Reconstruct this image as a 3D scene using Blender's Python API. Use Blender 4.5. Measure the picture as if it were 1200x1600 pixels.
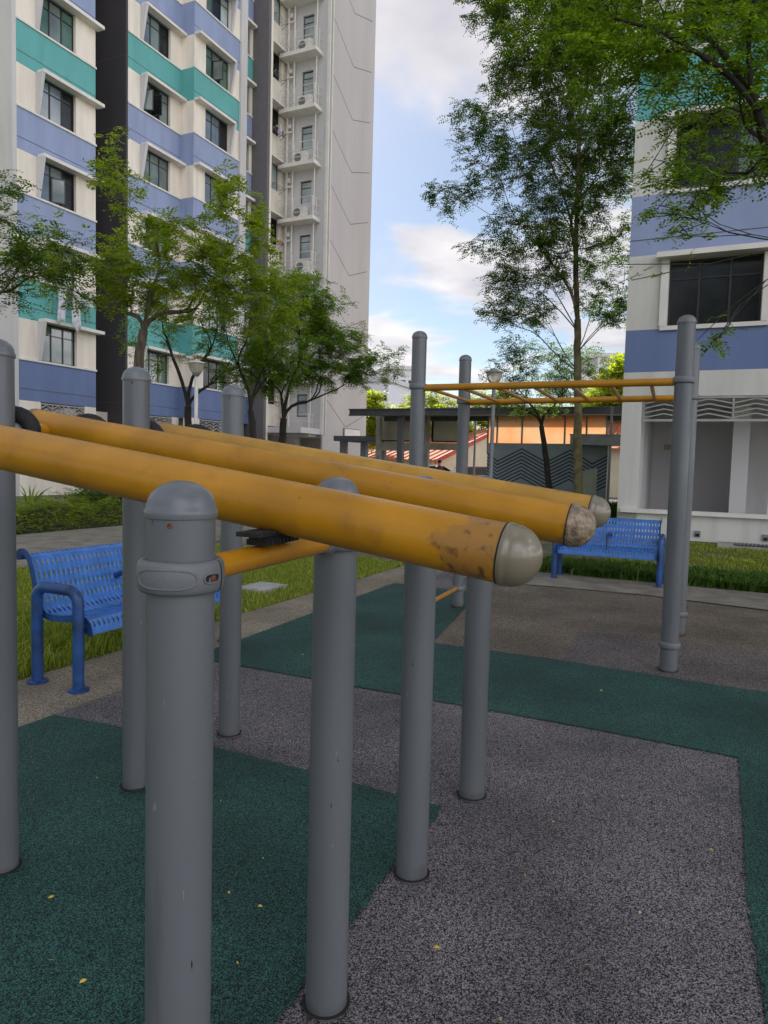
import bpy, math, random
import numpy as np
from mathutils import Vector, Matrix
random.seed(7); rng = np.random.default_rng(7)
scene = bpy.context.scene
for o in list(bpy.data.objects): bpy.data.objects.remove(o)
C = scene.collection
rad = math.radians

# ------------------------------------------------------------------ camera
EYE, PITCH, ROLL = 1.5, rad(3.9), rad(1.5)
cam_d = bpy.data.cameras.new('camera'); cam = bpy.data.objects.new('camera', cam_d); C.objects.link(cam)
f = Vector((0, math.cos(PITCH), -math.sin(PITCH))); r = Vector((1, 0, 0)); u = r.cross(f)
r2 = math.cos(ROLL)*r + math.sin(ROLL)*u; u2 = -math.sin(ROLL)*r + math.cos(ROLL)*u
M = Matrix((r2, u2, -f)).transposed().to_4x4(); M.translation = (0, 0, EYE)
cam.matrix_world = M
cam_d.sensor_fit = 'VERTICAL'; cam_d.sensor_height = 36; cam_d.lens = 36*1108/1600
cam_d.clip_start = 0.05; cam_d.clip_end = 3000
scene.camera = cam

# ------------------------------------------------------------------ world, sun, exposure
SUN_AZ, SUN_EL = rad(-13), rad(40)          # azimuth from +Y towards +X: behind the tall block on the left
w = bpy.data.worlds.new('World'); scene.world = w; w.use_nodes = True
nt = w.node_tree; nt.nodes.clear()
def N(t, **k):
    n = nt.nodes.new(t)
    for a, b in k.items():
        try: setattr(n, a, b)
        except Exception: pass
    return n
sky = N('ShaderNodeTexSky'); sky.sky_type = 'NISHITA'; sky.sun_disc = False
sky.sun_elevation = SUN_EL; sky.sun_rotation = SUN_AZ; sky.air_density = 1.0; sky.dust_density = .5; sky.ozone_density = 1.5
bg = N('ShaderNodeBackground'); bg.inputs[1].default_value = 0.10
out = N('ShaderNodeOutputWorld')
tc = N('ShaderNodeTexCoord'); sep = N('ShaderNodeSeparateXYZ'); nt.links.new(tc.outputs['Generated'], sep.inputs[0])
# cloud layer: direction projected on a flat deck far above
zz = N('ShaderNodeMath', operation='ADD'); zz.inputs[1].default_value = 0.12; nt.links.new(sep.outputs[2], zz.inputs[0])
zm = N('ShaderNodeMath', operation='MAXIMUM'); zm.inputs[1].default_value = 0.05; nt.links.new(zz.outputs[0], zm.inputs[0])
dx = N('ShaderNodeMath', operation='DIVIDE'); dy = N('ShaderNodeMath', operation='DIVIDE')
nt.links.new(sep.outputs[0], dx.inputs[0]); nt.links.new(zm.outputs[0], dx.inputs[1])
nt.links.new(sep.outputs[1], dy.inputs[0]); nt.links.new(zm.outputs[0], dy.inputs[1])
cmb = N('ShaderNodeCombineXYZ'); nt.links.new(dx.outputs[0], cmb.inputs[0]); nt.links.new(dy.outputs[0], cmb.inputs[1])
cmb.inputs[2].default_value = 3.4
n1 = N('ShaderNodeTexNoise'); n1.inputs['Scale'].default_value = 1.25; n1.inputs['Detail'].default_value = 9; n1.inputs['Roughness'].default_value = 0.52
n1.inputs['Distortion'].default_value = 0.35
nt.links.new(cmb.outputs[0], n1.inputs['Vector'])
cr = N('ShaderNodeValToRGB'); cr.color_ramp.elements[0].position = 0.44; cr.color_ramp.elements[1].position = 0.57
cr.color_ramp.interpolation = 'EASE'
nt.links.new(n1.outputs[0], cr.inputs[0])
n2 = N('ShaderNodeTexNoise'); n2.inputs['Scale'].default_value = 2.2; n2.inputs['Detail'].default_value = 6
nt.links.new(cmb.outputs[0], n2.inputs['Vector'])
cc = N('ShaderNodeValToRGB'); cc.color_ramp.elements[0].color = (2.7, 2.65, 2.9, 1); cc.color_ramp.elements[1].color = (4.5, 4.3, 4.25, 1)
cc.color_ramp.elements[0].position = 0.35; cc.color_ramp.elements[1].position = 0.65
nt.links.new(n2.outputs[0], cc.inputs[0])
mx = N('ShaderNodeMix', data_type='RGBA')
fac = N('ShaderNodeMath', operation='MULTIPLY'); fac.inputs[1].default_value = 0.92
nt.links.new(cr.outputs[0], fac.inputs[0]); nt.links.new(fac.outputs[0], mx.inputs[0])
# added gain on unseen clouds to the right, brightening the left block's facade
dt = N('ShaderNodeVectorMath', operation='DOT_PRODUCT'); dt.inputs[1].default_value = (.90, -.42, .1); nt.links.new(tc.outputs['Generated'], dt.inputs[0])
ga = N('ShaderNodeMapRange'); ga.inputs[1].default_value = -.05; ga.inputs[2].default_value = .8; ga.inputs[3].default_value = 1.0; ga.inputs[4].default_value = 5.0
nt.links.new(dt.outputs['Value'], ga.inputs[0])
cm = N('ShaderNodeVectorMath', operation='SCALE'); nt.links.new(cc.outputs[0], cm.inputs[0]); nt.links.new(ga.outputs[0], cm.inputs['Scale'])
sk = N('ShaderNodeVectorMath', operation='SCALE'); nt.links.new(sky.outputs[0], sk.inputs[0]); sk.inputs['Scale'].default_value = .47
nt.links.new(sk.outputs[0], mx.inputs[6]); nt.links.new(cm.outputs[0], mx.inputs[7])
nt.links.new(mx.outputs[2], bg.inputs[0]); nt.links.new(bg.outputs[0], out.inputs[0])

sd = bpy.data.lights.new('sun', 'SUN'); sd.energy = 3.5; sd.angle = rad(0.6); sd.color = (1, .93, .82)
sun = bpy.data.objects.new('sun', sd); C.objects.link(sun)
sdir = Vector((math.sin(SUN_AZ)*math.cos(SUN_EL), math.cos(SUN_AZ)*math.cos(SUN_EL), math.sin(SUN_EL)))
sun.rotation_euler = sdir.to_track_quat('Z', 'Y').to_euler(); sun.location = sdir*100
vs = scene.view_settings; vs.view_transform = 'Standard'; vs.look = 'None'; vs.exposure = 1.27; vs.gamma = 1; vs.use_curve_mapping = False

# ------------------------------------------------------------------ helpers
R = np.array([.4226, .9063, 0.]); V = np.array([.9063, -.4226, 0.]); Z = np.array([0., 0., 1.])
A3 = lambda *a: np.array(a, float)
def nrm(v): v = np.asarray(v, float); return v/max(1e-9, np.linalg.norm(v))

class MB:
    def __init__(s): s.v = []; s.f = []; s.m = []; s.cur = 0
    def add(s, vs, fs):
        b = len(s.v); s.v += [tuple(map(float, p)) for p in vs]
        s.f += [tuple(b+i for i in q) for q in fs]; s.m += [s.cur]*len(fs); return s
    def box(s, o, a, b, c):          # corner + three edge vectors
        o, a, b, c = [np.asarray(q, float) for q in (o, a, b, c)]
        if np.dot(np.cross(a, b), c) < 0: a, b = b, a
        P = [o, o+a, o+a+b, o+b, o+c, o+a+c, o+a+b+c, o+b+c]
        return s.add(P, [(0,3,2,1), (4,5,6,7), (0,1,5,4), (1,2,6,5), (2,3,7,6), (3,0,4,7)])
    def hexa(s, P):                   # 8 corners, bottom 4 then top 4
        return s.add(P, [(0,3,2,1), (4,5,6,7), (0,1,5,4), (1,2,6,5), (2,3,7,6), (3,0,4,7)])
    def quad(s, *P): return s.add(P, [tuple(range(len(P)))])
    def prism(s, poly, off):          # polygon extruded by a vector
        n = len(poly); off = np.asarray(off, float)
        P = [np.asarray(p, float) for p in poly]; P += [p+off for p in P[:n]]
        return s.add(P, [tuple(range(n))[::-1], tuple(range(n, 2*n))]+[(i, (i+1) % n, n+(i+1) % n, n+i) for i in range(n)])
    def tube(s, path, rr, n=12, cap=True, closed=False):
        path = [np.asarray(p, float) for p in path]; k = len(path)
        if not hasattr(rr, '__len__'): rr = [rr]*k
        b = len(s.v); ref = None; vs = []
        for i in range(k):
            if closed: t = nrm(path[(i+1) % k]-path[i-1])
            else: t = nrm(path[min(i+1, k-1)]-path[max(i-1, 0)])
            if ref is None: ref = nrm(np.cross(t, A3(0, 0, 1) if abs(t[2]) < .9 else A3(1, 0, 0)))
            ref = nrm(ref-t*np.dot(ref, t)); q = np.cross(t, ref)
            for j in range(n):
                a = 2*math.pi*j/n; vs.append(path[i]+rr[i]*(math.cos(a)*ref+math.sin(a)*q))
        fs = []
        for i in range(k if closed else k-1):
            i2 = (i+1) % k
            for j in range(n): fs.append((i*n+j, i*n+(j+1) % n, i2*n+(j+1) % n, i2*n+j))
        if cap and not closed: fs += [tuple(range(n))[::-1], tuple((k-1)*n+j for j in range(n))]
        return s.add(vs, fs)
    def lathe(s, o, axis, prof, n=24):   # prof = [(r, h)...]
        o = np.asarray(o, float); t = nrm(axis)
        a = nrm(np.cross(t, A3(0, 0, 1) if abs(t[2]) < .9 else A3(1, 0, 0))); b = np.cross(t, a)
        vs = []
        for (rr, h) in prof:
            for j in range(n):
                g = 2*math.pi*j/n; vs.append(o+t*h+rr*(math.cos(g)*a+math.sin(g)*b))
        fs = [(i*n+j, i*n+(j+1) % n, (i+1)*n+(j+1) % n, (i+1)*n+j) for i in range(len(prof)-1) for j in range(n)]
        fs += [tuple(range(n))[::-1], tuple((len(prof)-1)*n+j for j in range(n))]
        return s.add(vs, fs)
    def build(s, name, mat, parent=None, smooth=False, angle=40):
        off = root_loc(parent)
        me = bpy.data.meshes.new(name)
        me.from_pydata([(x-off[0], y-off[1], z-off[2]) for x, y, z in s.v], [], s.f)
        mats = mat if isinstance(mat, (list, tuple)) else [mat]
        for m_ in mats: me.materials.append(m_)
        if len(mats) > 1: me.polygons.foreach_set('material_index', s.m)
        me.update()
        if smooth:
            me.polygons.foreach_set('use_smooth', [True]*len(me.polygons))
            me.set_sharp_from_angle(angle=rad(angle))
        o = bpy.data.objects.new(name, me); C.objects.link(o)
        if parent is not None: o.parent = parent
        return o
def root_loc(p):
    while p is not None and p.parent is not None: p = p.parent
    return tuple(p.location) if p is not None else (0, 0, 0)
def bigmesh(name, verts, faces4, mat, parent=None, tri=False):   # numpy arrays
    off = np.array(root_loc(parent)); me = bpy.data.meshes.new(name); k = 3 if tri else 4
    me.vertices.add(len(verts)); me.vertices.foreach_set('co', (verts-off).astype(np.float32).ravel())
    me.loops.add(len(faces4)*k); me.loops.foreach_set('vertex_index', faces4.astype(np.int32).ravel())
    me.polygons.add(len(faces4)); me.polygons.foreach_set('loop_start', np.arange(0, len(faces4)*k, k, dtype=np.int32))
    me.materials.append(mat); me.update(calc_edges=True); me.validate()
    o = bpy.data.objects.new(name, me); C.objects.link(o)
    if parent is not None: o.parent = parent
    return o
def tag(o, label=None, cat=None, group=None, kind=None):
    if label: o['label'] = label
    if cat: o['category'] = cat
    if group: o['group'] = group
    if kind: o['kind'] = kind
    return o
def thing(name, loc, label, cat, group=None):
    o = bpy.data.objects.new(name, None); C.objects.link(o); o.location = tuple(map(float, loc)); o.empty_display_size = .1
    return tag(o, label, cat, group)

# ------------------------------------------------------------------ materials
def mat(name, col, rough=.6, metal=0, var=.12, vscale=3., bump=.0, bscale=60., col2=None, spec=.5, coat=0, detail=5, trans=0, stretch=None, lo=.35, hi=.65):
    m = bpy.data.materials.new(name); m.use_nodes = True; t = m.node_tree; P = t.nodes['Principled BSDF']
    P.inputs['Roughness'].default_value = rough; P.inputs['Metallic'].default_value = metal
    P.inputs['Specular IOR Level'].default_value = spec; P.inputs['Coat Weight'].default_value = coat
    g = t.nodes.new('ShaderNodeTexCoord'); vec = g.outputs['Object']
    if stretch:
        mp = t.nodes.new('ShaderNodeMapping'); mp.inputs['Scale'].default_value = stretch; t.links.new(vec, mp.inputs[0]); vec = mp.outputs[0]
    nz = t.nodes.new('ShaderNodeTexNoise'); nz.inputs['Scale'].default_value = vscale; nz.inputs['Detail'].default_value = detail
    t.links.new(vec, nz.inputs['Vector'])
    rp = t.nodes.new('ShaderNodeValToRGB'); rp.color_ramp.elements[0].position = lo; rp.color_ramp.elements[1].position = hi
    c = np.array(col); c2 = np.array(col2) if col2 is not None else np.clip(c*(1+var), 0, 1); c1 = c if col2 is not None else c*(1-var)
    rp.color_ramp.elements[0].color = (*c1, 1); rp.color_ramp.elements[1].color = (*c2, 1)
    t.links.new(nz.outputs[0], rp.inputs[0]); t.links.new(rp.outputs[0], P.inputs['Base Color'])
    if bump:
        nb = t.nodes.new('ShaderNodeTexNoise'); nb.inputs['Scale'].default_value = bscale; nb.inputs['Detail'].default_value = 4
        t.links.new(vec, nb.inputs['Vector'])
        bp = t.nodes.new('ShaderNodeBump'); bp.inputs['Strength'].default_value = bump; bp.inputs['Distance'].default_value = .01
        t.links.new(nb.outputs[0], bp.inputs['Height']); t.links.new(bp.outputs[0], P.inputs['Normal'])
    return m

def rubber(name, dark, light, tint, scale=230.):
    m = bpy.data.materials.new(name); m.use_nodes = True; t = m.node_tree; P = t.nodes['Principled BSDF']
    P.inputs['Roughness'].default_value = .75; P.inputs['Specular IOR Level'].default_value = .35
    g = t.nodes.new('ShaderNodeTexCoord')
    wv = t.nodes.new('ShaderNodeTexNoise'); wv.inputs['Scale'].default_value = scale*1.1; wv.inputs['Detail'].default_value = 1
    vm = t.nodes.new('ShaderNodeVectorMath'); vm.operation = 'MULTIPLY_ADD'; vm.inputs[1].default_value = (.006, .006, .006)
    t.links.new(g.outputs['Object'], wv.inputs['Vector']); t.links.new(wv.outputs['Color'], vm.inputs[0]); t.links.new(g.outputs['Object'], vm.inputs[2])
    vo = t.nodes.new('ShaderNodeTexVoronoi'); vo.inputs['Scale'].default_value = scale
    t.links.new(vm.outputs[0], vo.inputs['Vector'])
    sp = t.nodes.new('ShaderNodeSeparateColor'); t.links.new(vo.outputs['Color'], sp.inputs[0])
    rp = t.nodes.new('ShaderNodeValToRGB'); e = rp.color_ramp.elements
    e[0].position = .0; e[0].color = (*dark, 1); e[1].position = 1; e[1].color = (*light, 1)
    q = e.new(.40); q.color = (*dark, 1); q = e.new(.50); q.color = (*tint, 1)
    t.links.new(sp.outputs[0], rp.inputs[0])
    # broad wear and damp stains
    n3 = t.nodes.new('ShaderNodeTexNoise'); n3.inputs['Scale'].default_value = 1.3; n3.inputs['Detail'].default_value = 6
    t.links.new(g.outputs['Object'], n3.inputs['Vector'])
    r3 = t.nodes.new('ShaderNodeValToRGB'); r3.color_ramp.elements[0].position = .36; r3.color_ramp.elements[1].position = .62
    r3.color_ramp.elements[0].color = (.68, .67, .66, 1); r3.color_ramp.elements[1].color = (1.12, 1.1, 1.08, 1)
    t.links.new(n3.outputs[0], r3.inputs[0])
    mm = t.nodes.new('ShaderNodeMix'); mm.data_type = 'RGBA'; mm.blend_type = 'MULTIPLY'; mm.inputs[0].default_value = 1
    t.links.new(rp.outputs[0], mm.inputs[6]); t.links.new(r3.outputs[0], mm.inputs[7]); t.links.new(mm.outputs[2], P.inputs['Base Color'])
    bp = t.nodes.new('ShaderNodeBump'); bp.inputs['Strength'].default_value = .5; bp.inputs['Distance'].default_value = .003
    t.links.new(sp.outputs[1], bp.inputs['Height']); t.links.new(bp.outputs[0], P.inputs['Normal'])
    return m

def leafmat(name, c1, c2, tr=.45, c3=None):
    m = bpy.data.materials.new(name); m.use_nodes = True; t = m.node_tree; t.nodes.clear()
    o = t.nodes.new('ShaderNodeOutputMaterial'); g = t.nodes.new('ShaderNodeNewGeometry')
    rp = t.nodes.new('ShaderNodeValToRGB'); rp.color_ramp.elements[0].color = (*c1, 1); rp.color_ramp.elements[1].color = (*c2, 1)
    if c3: rp.color_ramp.elements[1].position = .88; q = rp.color_ramp.elements.new(1); q.color = (*c3, 1)
    t.links.new(g.outputs['Random Per Island'], rp.inputs[0])
    d = t.nodes.new('ShaderNodeBsdfPrincipled'); d.inputs['Roughness'].default_value = .5; d.inputs['Specular IOR Level'].default_value = .3
    l = t.nodes.new('ShaderNodeBsdfTranslucent'); mx = t.nodes.new('ShaderNodeMixShader'); mx.inputs[0].default_value = tr
    mu = t.nodes.new('ShaderNodeMix'); mu.data_type = 'RGBA'; mu.blend_type = 'MULTIPLY'; mu.inputs[0].default_value = 1; mu.inputs[7].default_value = (1.7, 1.9, .75, 1)
    t.links.new(rp.outputs[0], mu.inputs[6]); t.links.new(mu.outputs[2], l.inputs['Color'])
    t.links.new(rp.outputs[0], d.inputs['Base Color']); t.links.new(d.outputs[0], mx.inputs[1]); t.links.new(l.outputs[0], mx.inputs[2])
    t.links.new(mx.outputs[0], o.inputs[0]); return m

def glass_pane(name, col, rough=.06):
    m = mat(name, col, rough=rough, var=.25, vscale=1.3, spec=.8); return m

Mt = {}
def postmat():
    m = mat('grey_post_paint', (.112,.121,.128), rough=.42, var=.13, vscale=2.6, bump=.06, bscale=35, spec=.4, coat=.12, stretch=(1, 1, .30), detail=10)
    t = m.node_tree; P = t.nodes['Principled BSDF']; src = P.inputs['Base Color'].links[0].from_socket; g = t.nodes.new('ShaderNodeTexCoord')
    def layer(src, scale, st, lo_, hi_, colr, amt, det=8):
        mp = t.nodes.new('ShaderNodeMapping'); mp.inputs['Scale'].default_value = st; t.links.new(g.outputs['Object'], mp.inputs[0])
        n = t.nodes.new('ShaderNodeTexNoise'); n.inputs['Scale'].default_value = scale; n.inputs['Detail'].default_value = det; n.inputs['Roughness'].default_value = .6; t.links.new(mp.outputs[0], n.inputs['Vector'])
        q = t.nodes.new('ShaderNodeMapRange'); q.inputs[1].default_value = lo_; q.inputs[2].default_value = hi_; q.inputs[4].default_value = amt; t.links.new(n.outputs[0], q.inputs[0])
        mm = t.nodes.new('ShaderNodeMix'); mm.data_type = 'RGBA'; t.links.new(q.outputs[0], mm.inputs[0]); t.links.new(src, mm.inputs[6]); mm.inputs[7].default_value = (*colr, 1); return mm.outputs[2]
    src = layer(src, 9, (1, 1, .10), .60, .72, (.055,.06,.062), .45)      # rain streaks
    src = layer(src, 14, (1, 1, .8), .715, .735, (.03,.028,.026), .85)     # chips and scuffs
    src = layer(src, 60, (1, 1, .25), .72, .74, (.26,.27,.27), .6, 3)       # fine pale scratches
    sp = t.nodes.new('ShaderNodeSeparateXYZ'); t.links.new(g.outputs['Object'], sp.inputs[0])
    n = t.nodes.new('ShaderNodeTexNoise'); n.inputs['Scale'].default_value = 12; n.inputs['Detail'].default_value = 6; t.links.new(g.outputs['Object'], n.inputs['Vector'])
    a = t.nodes.new('ShaderNodeMath'); a.operation = 'MULTIPLY_ADD'; a.inputs[1].default_value = .22; t.links.new(n.outputs[0], a.inputs[0]); a.inputs[2].default_value = -.085
    b_ = t.nodes.new('ShaderNodeMath'); b_.operation = 'SUBTRACT'; t.links.new(a.outputs[0], b_.inputs[0]); t.links.new(sp.outputs[2], b_.inputs[1])
    q = t.nodes.new('ShaderNodeMapRange'); q.inputs[1].default_value = -.03; q.inputs[2].default_value = .02; q.inputs[4].default_value = .55; t.links.new(b_.outputs[0], q.inputs[0])
    mm = t.nodes.new('ShaderNodeMix'); mm.data_type = 'RGBA'; t.links.new(q.outputs[0], mm.inputs[0]); t.links.new(src, mm.inputs[6]); mm.inputs[7].default_value = (.06,.052,.045, 1)
    t.links.new(mm.outputs[2], P.inputs['Base Color']); return m
Mt['post'] = postmat()
Mt['clamp'] = mat('grey_cast_paint', (.135,.143,.150), rough=.5, var=.1, vscale=14, bump=.08, bscale=160)
Mt['cap_grey'] = mat('grey_cap_plastic', (.135,.145,.155), rough=.36, var=.08, vscale=9, coat=.08, spec=.45, bump=.04, bscale=50)
Mt['yellow'] = mat('ochre_yellow_paint', (.42,.185,.006), rough=.36, var=.14, vscale=5, bump=.05, bscale=40, coat=.15, spec=.4)
Mt['black_foam'] = mat('black_rubber_grip', (.012,.011,.012), rough=.75, var=.3, vscale=60, bump=.5, bscale=180)
Mt['pipe_grey'] = mat('galvanised_pipe', (.33,.36,.39), rough=.4, metal=.3, var=.1)
Mt['rust'] = mat('rust', (.14,.05,.02), rough=.9, var=.5, vscale=120, bump=.6)
def soil(m, scale, lo_, hi_, colr, amt, st=(1, 1, 1)):
    t = m.node_tree; P = t.nodes['Principled BSDF']; src = P.inputs['Base Color'].links[0].from_socket; g = t.nodes.new('ShaderNodeTexCoord')
    mp = t.nodes.new('ShaderNodeMapping'); mp.inputs['Scale'].default_value = st; t.links.new(g.outputs['Object'], mp.inputs[0])
    n = t.nodes.new('ShaderNodeTexNoise'); n.inputs['Scale'].default_value = scale; n.inputs['Detail'].default_value = 9; n.inputs['Roughness'].default_value = .65; t.links.new(mp.outputs[0], n.inputs['Vector'])
    q = t.nodes.new('ShaderNodeMapRange'); q.inputs[1].default_value = lo_; q.inputs[2].default_value = hi_; q.inputs[4].default_value = amt; t.links.new(n.outputs[0], q.inputs[0])
    mm = t.nodes.new('ShaderNodeMix'); mm.data_type = 'RGBA'; t.links.new(q.outputs[0], mm.inputs[0]); t.links.new(src, mm.inputs[6]); mm.inputs[7].default_value = (*colr, 1); t.links.new(mm.outputs[2], P.inputs['Base Color']); return m
Mt['dark'] = mat('dark_gap', (.012,.012,.012), rough=.9)
Mt['blue'] = mat('blue_bench_paint', (.04,.155,.46), rough=.36, var=.16, vscale=9, coat=.2, bump=.04, bscale=70)
Mt['blue_tube'] = mat('blue_tube_paint', (.012,.058,.20), rough=.42, var=.35, vscale=6, coat=.1, bump=.1, bscale=90)
Mt['rub_green'] = rubber('green_rubber_chips', (.0015,.005,.005), (.060,.205,.165), (.013,.052,.045), 330)
Mt['rub_grey'] = rubber('grey_rubber_chips', (.004,.0036,.004), (.43,.39,.40), (.105,.095,.098), 310)
Mt['rub_brown'] = rubber('brown_rubber_chips', (.020,.016,.012), (.38,.31,.225), (.16,.13,.095), 260)
Mt['rub_mix'] = rubber('dark_patch_rubber_chips', (.014,.012,.012), (.32,.275,.255), (.125,.105,.10), 260)
Mt['agg'] = rubber('exposed_aggregate', (.13,.105,.07), (.42,.37,.28), (.26,.22,.16), 170)
Mt['path'] = mat('concrete_footpath', (.21,.188,.15), rough=.9, var=.25, vscale=3.5, bump=.2, bscale=150, detail=10)
Mt['conc'] = mat('concrete', (.34,.325,.29), rough=.9, var=.2, vscale=3, bump=.2, bscale=90, detail=9)
Mt['asph'] = mat('asphalt', (.10,.10,.10), rough=.9, var=.15, vscale=4, bump=.2)
Mt['soil'] = mat('lawn_soil', (.085,.10,.022), rough=1, vscale=1.2, col2=(.17,.18,.05), detail=12, bump=.8, bscale=40)
Mt['moss'] = mat('mossy_ground', (.06,.066,.025), rough=1, vscale=2.5, col2=(.15,.13,.07), detail=12, bump=.7, bscale=60)
Mt['cream'] = mat('cream_wall_paint', (.78,.71,.62), rough=.85, var=.08, vscale=2.5, bump=.06, bscale=20, detail=9, stretch=(1,1,.15))
Mt['white_wall'] = mat('off_white_wall_paint', (.58,.57,.52), rough=.85, var=.08, vscale=2.5, bump=.06, bscale=20, detail=9, stretch=(1,1,.15))
Mt['grey_wall'] = mat('light_grey_wall_paint', (.55,.535,.535), rough=.85, var=.05, vscale=.6, bump=.05, bscale=15, detail=9, stretch=(1, 1, .3))
Mt['gable_wall'] = mat('warm_grey_gable_paint', (.47,.44,.43), rough=.85, var=.05, vscale=.6, bump=.05, bscale=15, detail=9, stretch=(1, 1, .25))
Mt['teal'] = mat('teal_band_paint', (.11,.37,.36), rough=.75, var=.07, vscale=2, stretch=(1,1,.2), detail=9)
Mt['periwinkle'] = mat('periwinkle_band_paint', (.26,.315,.48), rough=.75, var=.07, vscale=2, stretch=(1,1,.2), detail=9)
Mt['slate_blue'] = mat('slate_blue_band_paint', (.13,.18,.34), rough=.75, var=.07, vscale=2, stretch=(1,1,.2), detail=9)
Mt['charcoal'] = mat('charcoal_wall_paint', (.052,.047,.05), rough=.9, var=.15, vscale=.5, stretch=(1, 1, .3), detail=9)
Mt['dark_pier'] = mat('dark_grey_pier_paint', (.14,.13,.135), rough=.85, var=.06)
Mt['groove'] = mat('joint_groove', (.10,.09,.10), rough=.9)
Mt['trim'] = mat('white_trim_paint', (.70,.67,.62), rough=.75, var=.06, vscale=2)
Mt['rail_white'] = mat('white_railing_paint', (.66,.64,.62), rough=.6)
Mt['frame'] = mat('black_window_frame', (.018,.017,.018), rough=.4)
Mt['pane1'] = glass_pane('grey_green_pane', (.16,.20,.19)); Mt['pane2'] = mat('dark_pane', (.012,.014,.014), rough=.15, var=.3, spec=.35)
Mt['pane3'] = glass_pane('blue_grey_pane', (.16,.20,.24)); Mt['pane4'] = glass_pane('sage_curtained_pane', (.08,.15,.115), .12)
Mt['pane5'] = glass_pane('pale_pane', (.34,.40,.41), .1)
Mt['grille'] = mat('grey_metal_grille', (.34,.33,.32), rough=.5)
Mt['steel'] = mat('dark_grey_steel', (.08,.085,.095), rough=.5, var=.15)
Mt['steel2'] = mat('mid_grey_steel', (.17,.18,.19), rough=.5, var=.15)
Mt['mural'] = mat('blue_grey_mural_wall', (.235,.275,.305), rough=.8, var=.07)
Mt['navy'] = mat('navy_chevron_paint', (.018,.024,.045), rough=.8)
Mt['box_green'] = mat('grey_green_panel', (.21,.23,.19), rough=.7)
Mt['bark'] = mat('grey_brown_bark', (.055,.042,.030), rough=.95, vscale=6, col2=(.13,.105,.075), bump=.8, bscale=40, stretch=(3, 3, .6), detail=10)
Mt['bark_moss'] = mat('mossy_bark', (.075,.062,.028), rough=.95, vscale=5, col2=(.17,.15,.075), bump=.7, bscale=40, detail=10)
Mt['bark_dark'] = mat('dark_bark', (.030,.024,.018), rough=.95, var=.4, vscale=8, bump=.6, bscale=40)
Mt['leafA'] = leafmat('fresh_leaf', (.10,.155,.012), (.26,.31,.035), .5, (.30,.28,.04))
Mt['leafB'] = leafmat('mid_green_leaf', (.08,.14,.018), (.19,.28,.04), .5)
Mt['leafC'] = leafmat('dark_leaf', (.04,.08,.014), (.11,.18,.028), .45)
Mt['leafD'] = leafmat('large_green_leaf', (.06,.115,.012), (.18,.26,.025), .6, (.27,.32,.035))
Mt['leafFar'] = leafmat('sunlit_leaf', (.20,.25,.015), (.36,.37,.04), .5, (.5,.42,.07))
Mt['hedgeleaf'] = leafmat('feathery_hedge_leaf', (.11,.16,.012), (.26,.31,.03), .3)
Mt['grass'] = leafmat('grass_blade', (.12,.16,.016), (.29,.34,.045), .35, (.46,.40,.14))
Mt['fern'] = leafmat('fern_leaf', (.035,.085,.010), (.11,.20,.025), .3)
Mt['tile'] = mat('terracotta_roof_tile', (.42,.13,.06), rough=.8, var=.15, vscale=4)
Mt['redtrim'] = mat('red_verge_paint', (.50,.06,.03), rough=.6)
Mt['skin'] = mat('skin', (.32,.17,.10), rough=.6)

soil(Mt['blue_tube'], 7, .52, .66, (.008,.014,.035), .8); soil(Mt['blue'], 6, .55, .75, (.10,.19,.36), .35); soil(Mt['yellow'], 20, .60, .72, (.12,.07,.02), .6)
for k_ in ('cream', 'white_wall', 'grey_wall', 'gable_wall'): soil(Mt[k_], 1.6, .56, .74, (.30,.28,.25), .30, (1, 1, .12))
for k_ in ('teal', 'periwinkle', 'slate_blue'): soil(Mt[k_], 2.2, .56, .76, (.14,.17,.20), .30, (1, 1, .12))
def polyc():
    """Orange-tinted translucent sheet."""
    m = bpy.data.materials.new('translucent_polycarbonate'); m.use_nodes = True; t = m.node_tree; t.nodes.clear()
    o = t.nodes.new('ShaderNodeOutputMaterial'); d = t.nodes.new('ShaderNodeBsdfPrincipled'); l = t.nodes.new('ShaderNodeBsdfTranslucent')
    g = t.nodes.new('ShaderNodeTexCoord'); nz = t.nodes.new('ShaderNodeTexNoise'); nz.inputs['Scale'].default_value = .8; nz.inputs['Detail'].default_value = 3
    t.links.new(g.outputs['Object'], nz.inputs['Vector'])
    rp = t.nodes.new('ShaderNodeValToRGB'); rp.color_ramp.elements[0].color = (.85,.68,.50,1); rp.color_ramp.elements[1].color = (.95,.60,.38,1)
    rp.color_ramp.elements[0].position = .4; rp.color_ramp.elements[1].position = .58
    t.links.new(nz.outputs[0], rp.inputs[0]); t.links.new(rp.outputs[0], d.inputs['Base Color']); t.links.new(rp.outputs[0], l.inputs['Color'])
    d.inputs['Roughness'].default_value = .3
    mx = t.nodes.new('ShaderNodeMixShader'); mx.inputs[0].default_value = .75
    t.links.new(d.outputs[0], mx.inputs[1]); t.links.new(l.outputs[0], mx.inputs[2]); t.links.new(mx.outputs[0], o.inputs[0]); return m
Mt['poly'] = polyc()
def lampglass():
    m = bpy.data.materials.new('frosted_lamp_glass'); m.use_nodes = True; P = m.node_tree.nodes['Principled BSDF']
    P.inputs['Base Color'].default_value = (.75,.70,.58,1); P.inputs['Roughness'].default_value = .2; P.inputs['Transmission Weight'].default_value = .6
    return m
Mt['lampglass'] = lampglass()

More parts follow.
